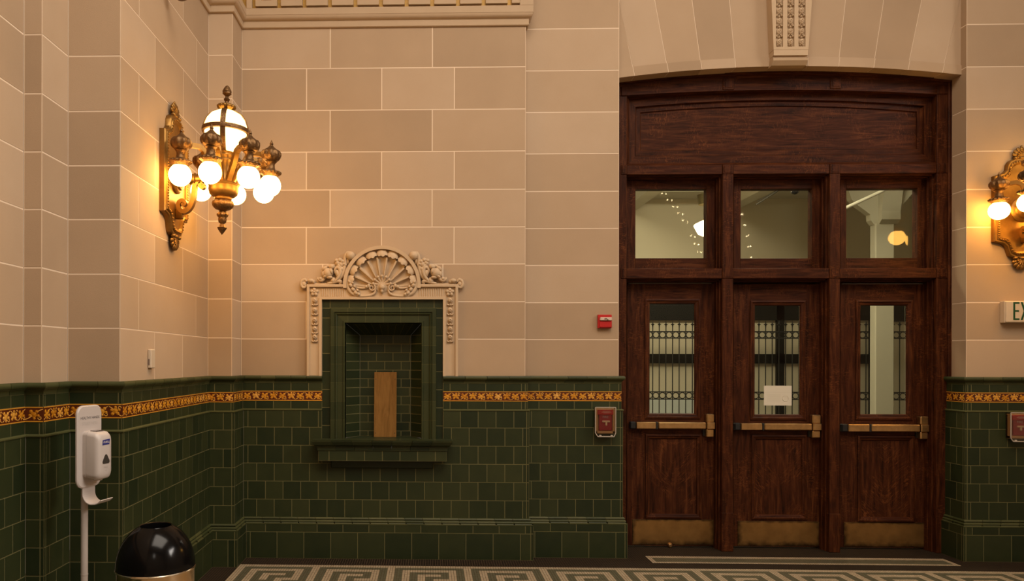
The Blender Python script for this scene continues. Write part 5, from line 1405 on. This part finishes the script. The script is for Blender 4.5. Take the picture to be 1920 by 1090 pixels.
# ------------------------------------------------------------------ the room beyond the doors
YW = 11.6
FARW = simple('cream_paint', (0.52, 0.455, 0.335), .8, noise=.04, nscale=2); FARC = simple('ceiling_paint', (0.52, 0.48, 0.38), .8); FARD = simple('grey_floor', (.10, .09, .07), .5)
IRON = simple('black_iron', (.010, .010, .009), .5); DARKP = simple('dark_steel', (.008, .0075, .006), .6, spec=.2)
def slab(name, a, b, m, label, cat='wall'):
    mb = MB(); mb.box(a, b); return struct(mb.build(name, m), label, cat)
slab('wall_beyond', (0.2, YW+.06, -.02), (9.2, YW+.16, 5.2), FARW, 'cream wall of the passage seen through the doors')
slab('wall_passage_left', (0.1, 7.05, -.02), (.2, YW+.16, 5.2), FARW, 'end wall of the passage')
slab('wall_passage_right', (9.2, 7.05, -.02), (9.3, YW+.16, 5.2), FARW, 'end wall of the passage')
mbw = MB()
for a, b in (((0.2, 7.0, -.02), (X10-.05, 7.05, 5.2)), ((X11+.05, 7.0, -.02), (9.2, 7.05, 5.2)), ((X10-.05, 7.0, 4.05), (X11+.05, 7.05, 5.2))): mbw.box(a, b)
struct(mbw.build('wall_passage_front', FARW), 'inner face of the door wall', 'wall')
slab('floor_passage', (0.1, 6.99, -.06), (9.3, YW+.16, -.004), FARD, 'floor of the passage', 'floor')
slab('ceiling_passage', (0.1, 7.05, 4.75), (9.3, YW+.16, 4.85), FARC, 'pale ceiling of the passage', 'ceiling')
bmz = at(1260, 372, YW-.0).z
slab('beam_passage', (0.2, YW-.45, bmz), (9.2, YW+.06, 4.75), FARC, 'ceiling beam along the passage wall', 'beam')
bp_ = MB()
for pxa in (1205, 1405): 
    x = at(pxa, 380, YW-.6).x; bp_.prism([(x-.28, 4.75), (x+.28, 4.75), (x+.28, bmz+.05), (x+.10, bmz-.16), (x-.10, bmz-.16), (x-.28, bmz+.05)], lambda a, b, d: (a, d, b), 8.6, YW+.02)
struct(bp_.build('beam_cross', FARC), 'cross beams of the passage ceiling', 'beam')
# dark steel screen bands against the far wall
sc = MB()
def band(px0, px1, py0, py1, Y=YW, d=.05):
    a, b = at(px0, 640, Y), at(px1, 640, Y); sc.box((a.x, Y, at(1400, py1, Y).z), (b.x, Y+d, at(1400, py0, Y).z))
band(1190, 1640, 545, 600.5); band(1190, 1631.5, 664, 681.8); band(1456.6, 1470.8, 560, 830); band(1631.8, 1635, 560, 830); band(1672, 1760, 545, 603)
struct(sc.build('trim_7', DARKP), 'dark steel glazing bands across the far wall', 'screen')
lw_ = MB(); a, b = at(1190, 760, YW+.03), at(1350, 760, YW+.03); zt_ = at(1260, 749, YW+.03).z
lw_.box((a.x, YW+.02, 0), (b.x, YW+.07, zt_)); struct(lw_.build('trim_8', simple('pale_blue_paint', (.50, .52, .48), .7)), 'pale low panel behind the iron railing', 'panel')
# wrought iron railing
YR = 11.2
rl = thing('iron_railing', 'black iron railing with spear tips and rows of rings beyond the doors', 'railing', (at(1460, 700, YR).x, YR, 0)); ro_ = rl.location
z_ = lambda p: at(1460, p, YR).z
x0r, x1r = at(1195, 700, YR).x, at(1745, 700, YR).x
pit = (at(1223.7+12.46*20, 700, YR).x - at(1223.7, 700, YR).x)/20; st0 = at(1223.7, 700, YR).x
xs = []; x = st0 - 2*pit
while x < x1r: xs.append(x); x += pit
skip = lambda x: False
pk = MB(); pk.tube([(0, 0, -.0), (0, 0, z_(612))], .0075, 6)
pk.lathe([(.006, z_(614)), (.012, z_(613)), (.007, z_(611.5)), (.012, z_(610.5)), (.030, z_(608.8)), (.012, z_(607.6)), (.009, z_(606)), (.002, z_(601.5))], (0, 0, 0), 10)
first = None
for x in xs:
    if first is None: first = pk.build('picket', IRON, rl, smooth=True); o = first
    else: o = first.copy(); COL.objects.link(o); o.parent = rl
    o.location = (x-ro_.x, 0, 0)
for zz3 in (622.2, 634.5, 735.8, 749.4):
    r_ = MB(); r_.box((x0r, YR-.012, z_(zz3)-.008), (x1r, YR+.012, z_(zz3)+.008)); r_.build('rail', IRON, rl, ro_)
rg = MB(); zc = z_(742.6); rr = (z_(735.8)-z_(749.4))/2-.006
rg.tube([(rr*.92*math.cos(2*PI*k/20), 0, rr*.92*math.sin(2*PI*k/20)) for k in range(20)], [.007]*20, 6, closed=True)
first = None
for x in xs:
    for zc in (z_(742.6), z_(628.3)):
        if first is None: first = rg.build('ring', IRON, rl, smooth=True); o = first
        else: o = first.copy(); COL.objects.link(o); o.parent = rl
        o.location = (x+pit/2-ro_.x, 0, zc)
# column with a flared head
YCo = 9.5
cm = MB(); xa1, xb1 = at(1641, 700, YCo).x, at(1677, 700, YCo).x; wc = xb1-xa1
ch = wc*.22
def oct_(w, d): 
    return [(-w+d, -w), (w-d, -w), (w, -w+d), (w, w-d), (w-d, w), (-w+d, w), (-w, w-d), (-w, -w+d)]
cx_ = (xa1+xb1)/2; yc_ = YCo + wc/2
zc1 = at(1655, 419, YCo).z
wd_ = .11
cm.prism([(-wc/2+.012, 0), (wc/2-.012, 0), (wc/2, .012), (wc/2, wd_), (-wc/2, wd_), (-wc/2, .012)], lambda a, b, d: (cx_+a, YCo+b, d), -.004, zc1)
zq = lambda p: at(1655, p, YCo).z; xq = lambda p: at(p, 400, YCo).x
hp = [(xq(1640), zq(421)), (xq(1634), zq(413)), (xq(1633), zq(402)), (xq(1611), zq(386)), (xq(1598), zq(374)), (xq(1590), zq(352)), (xq(1580), 4.76), (xq(1740), 4.76), (xq(1714), zq(360)), (xq(1684), zq(396)), (xq(1683.5), zq(410)), (xq(1677), zq(420))]
cm.prism(hp, lambda a, b, d: (a, d, b), YCo+.01, YCo+wd_)
fp = [(YCo-.005, zq(420)), (YCo-.06, zq(413)), (YCo-.06, zq(397)), (YCo-.3, 4.76), (YCo+.1, 4.76), (YCo+.1, zq(420))]
cm.prism(fp, lambda a, b, d: (d, a, b), xq(1648), xq(1683))
cmo = struct(cm.build('column_passage', simple('column_paint', (0.40, 0.365, 0.275), .8)), 'pale column with a flared head seen through the last door', 'column'); fixnormals(cmo)
# pipes
def pipe(name, pts, r, label, m=FARC):
    mb = MB(); mb.tube(pts, r, 10); return tag(mb.build(name, m, smooth=True, origin=pts[0]), label, 'pipe')
pipe('ceiling_pipe', [at(1560, 402, 9.1), at(1680, 346.5, 9.1)], .020, 'pale pipe crossing under the ceiling in front of the flared column')
pipe('hanging_rod', [at(1417.5, 384, 10.0), at(1480, 344, 10.0)], .011, 'thin grey rod sloping under the passage ceiling above the middle door', simple('grey_rod', (.06, .05, .035), .6))
pipe('hanging_rod', [at(1420, 378, 10.2), at(1476, 346, 10.2)], .007, 'thinner grey rod sloping just behind the other rod', bpy.data.materials['grey_rod'])
# dome camera
cc = at(1490, 357, 9.2); rc_ = 8.3*9.2/1400
dc = thing('dome_camera', 'small black dome camera under the passage ceiling', 'camera', cc)
mb = MB(); mb.blob(cc, (rc_, rc_, rc_*.95), n=20, k=12); mb.build('smoked_dome', simple('smoked_dome', (.012, .012, .014), .15, coat=.5), dc, cc, smooth=True)
mb = MB(); mb.lathe([(rc_*1.12, .0), (rc_*1.15, .05), (rc_*.6, .08), (.02, .09), (.02, 4.75-cc.z)], cc, 20); mb.build('mount', FARC, dc, cc, smooth=True)
# schoolhouse pendant
pc = at(1327, 428, 9.8); s = 9.8/1400
pdn = thing('pendant_lamp', 'lit white schoolhouse pendant lamp hanging in the passage', 'pendant lamp', (pc.x, pc.y, 4.75))
mb = MB(); mb.lathe([(.0, -15*s), (9*s, -14.5*s), (17*s, -10*s), (22*s, 0), (24.5*s, 5*s), (23*s, 7.5*s), (12*s, 13*s), (7*s, 15*s), (.0, 15*s)], pc, 32); mb.build('glass_shade', emit('lit_schoolhouse', (1.0, .76, .40), 16.0), pdn, pdn.location, smooth=True, ang=60)
mb = MB(); mb.lathe([(8*s, 13.5*s), (9*s, 16*s), (5*s, 19*s), (2*s, 21*s), (1.2*s, 23*s), (1.2*s, 46*s)], pc, 20); mb.lathe([(16*s, 44*s), (17.5*s, 50*s), (18.5*s, 58*s), (18.5*s, 62*s)], pc, 28); mb.lathe([(.012, 60*s), (.012, 4.75-pc.z)], pc, 12); mb.build('canopy_and_stem', simple('brown_fitting', (.11, .085, .035), .45, .5), pdn, pdn.location, smooth=True)
# unseen string of tiny bulbs, added so the transom panes mirror bright dots
YM = 2*6.918
ls = [(425, 200), (460, 205), (476, 257), (513, 260), (524, 315), (563, 322), (567, 374), (612, 385), (608, 437), (653, 452), (683, 572), (717, 582), (713, 641), (747, 651), (740, 712), (770, 719), (1125, 385), (1135, 385), (1150, 478), (1161, 478), (1170, 575), (1186, 570), (1185, 668), (1205, 665), (1213, 762)]
bp3 = []
for p, q in ls:
    v = at(1150 + p/4.683, 320 + q/4.683, 12.2); bp3.append(Vector((v.x, YM-12.2, v.z)))
lsr = thing('added_light_string', 'added string of tiny warm bulbs out of view, mirrored as bright dots in the transom panes', 'string lights', bp3[0])
mb = MB()
for a, b in zip(bp3, bp3[1:]): mb.tube([a, b], .0025, 4)
mb.tube([bp3[0], Vector((bp3[0].x, bp3[0].y, 8.2))], .0025, 4); mb.build('wire', IRON, lsr, bp3[0])
bl_ = MB(); bl_.blob((0, 0, 0), (.011, .011, .013), n=8, k=6); BULB = emit('tiny_bulb', (1.0, .72, .42), 75.0); first = None
for p in bp3:
    if first is None: first = bl_.build('bulb', BULB, lsr); o = first
    else: o = first.copy(); COL.objects.link(o); o.parent = lsr
    o.location = p - bp3[0]

# ------------------------------------------------------------------ the hall behind the camera
HALL = simple('hall_plaster', (0.52, 0.43, 0.33), .85)
HZ = 8.2
slab('ceiling', (X0-.2, YREAR-.2, HZ), (XR+.3, 7.2, HZ+.1), simple('hall_ceiling', (0.60, 0.54, 0.46), .85), 'pale plaster ceiling of the hall', 'ceiling')
slab('wall_rear', (X0-.2, YREAR-.15, -.02), (XR+.3, YREAR, HZ), HALL, 'plain hall wall behind the camera')
slab('wall_far_right', (XR, YREAR, -.02), (XR+.15, YP+.2, HZ), HALL, 'plain hall wall facing the sconce wall')
def area(name, loc, target, sx, sy, col, power, spread=180):
    l = bpy.data.lights.new(name, 'AREA'); l.shape = 'RECTANGLE'; l.size = sx; l.size_y = sy; l.color = col; l.energy = power; l.spread = math.radians(spread)
    o = bpy.data.objects.new(name, l); COL.objects.link(o); o.location = loc
    o.rotation_euler = (Vector(target) - Vector(loc)).to_track_quat('-Z', 'Y').to_euler(); return o
area('hall_ceiling_light', (1.4, 0.8, HZ-.05), (1.4, 0.8, 0), 5, 5, (1.0, .88, .74), 640)
area('hall_side_light', (XR-.03, 1.5, 6.4), (X4, 3.6, 2.6), 4.0, 2.4, (1.0, .91, .82), 290, 95)  # side light added out of view to brighten the left walls, no window there
area('rear_window_light', (1.2, YREAR+.03, 5.6), (1.2, 5, 3.0), .8, 2.6, (1.0, .90, .78), 50)
def point(name, loc, col, power, r=.1):
    l = bpy.data.lights.new(name, 'POINT'); l.color = col; l.energy = power; l.shadow_soft_size = r
    o = bpy.data.objects.new(name, l); COL.objects.link(o); o.location = loc; return o
area('passage_ceiling_light', (3.2, 8.5, 4.70), (3.4, 9.6, 0), 3.6, .9, (1.0, .91, .67), 340)
w = bpy.data.worlds.new('world'); SC.world = w; w.use_nodes = True
w.node_tree.nodes['Background'].inputs['Color'].default_value = (.06, .05, .04, 1); w.node_tree.nodes['Background'].inputs['Strength'].default_value = 1.0
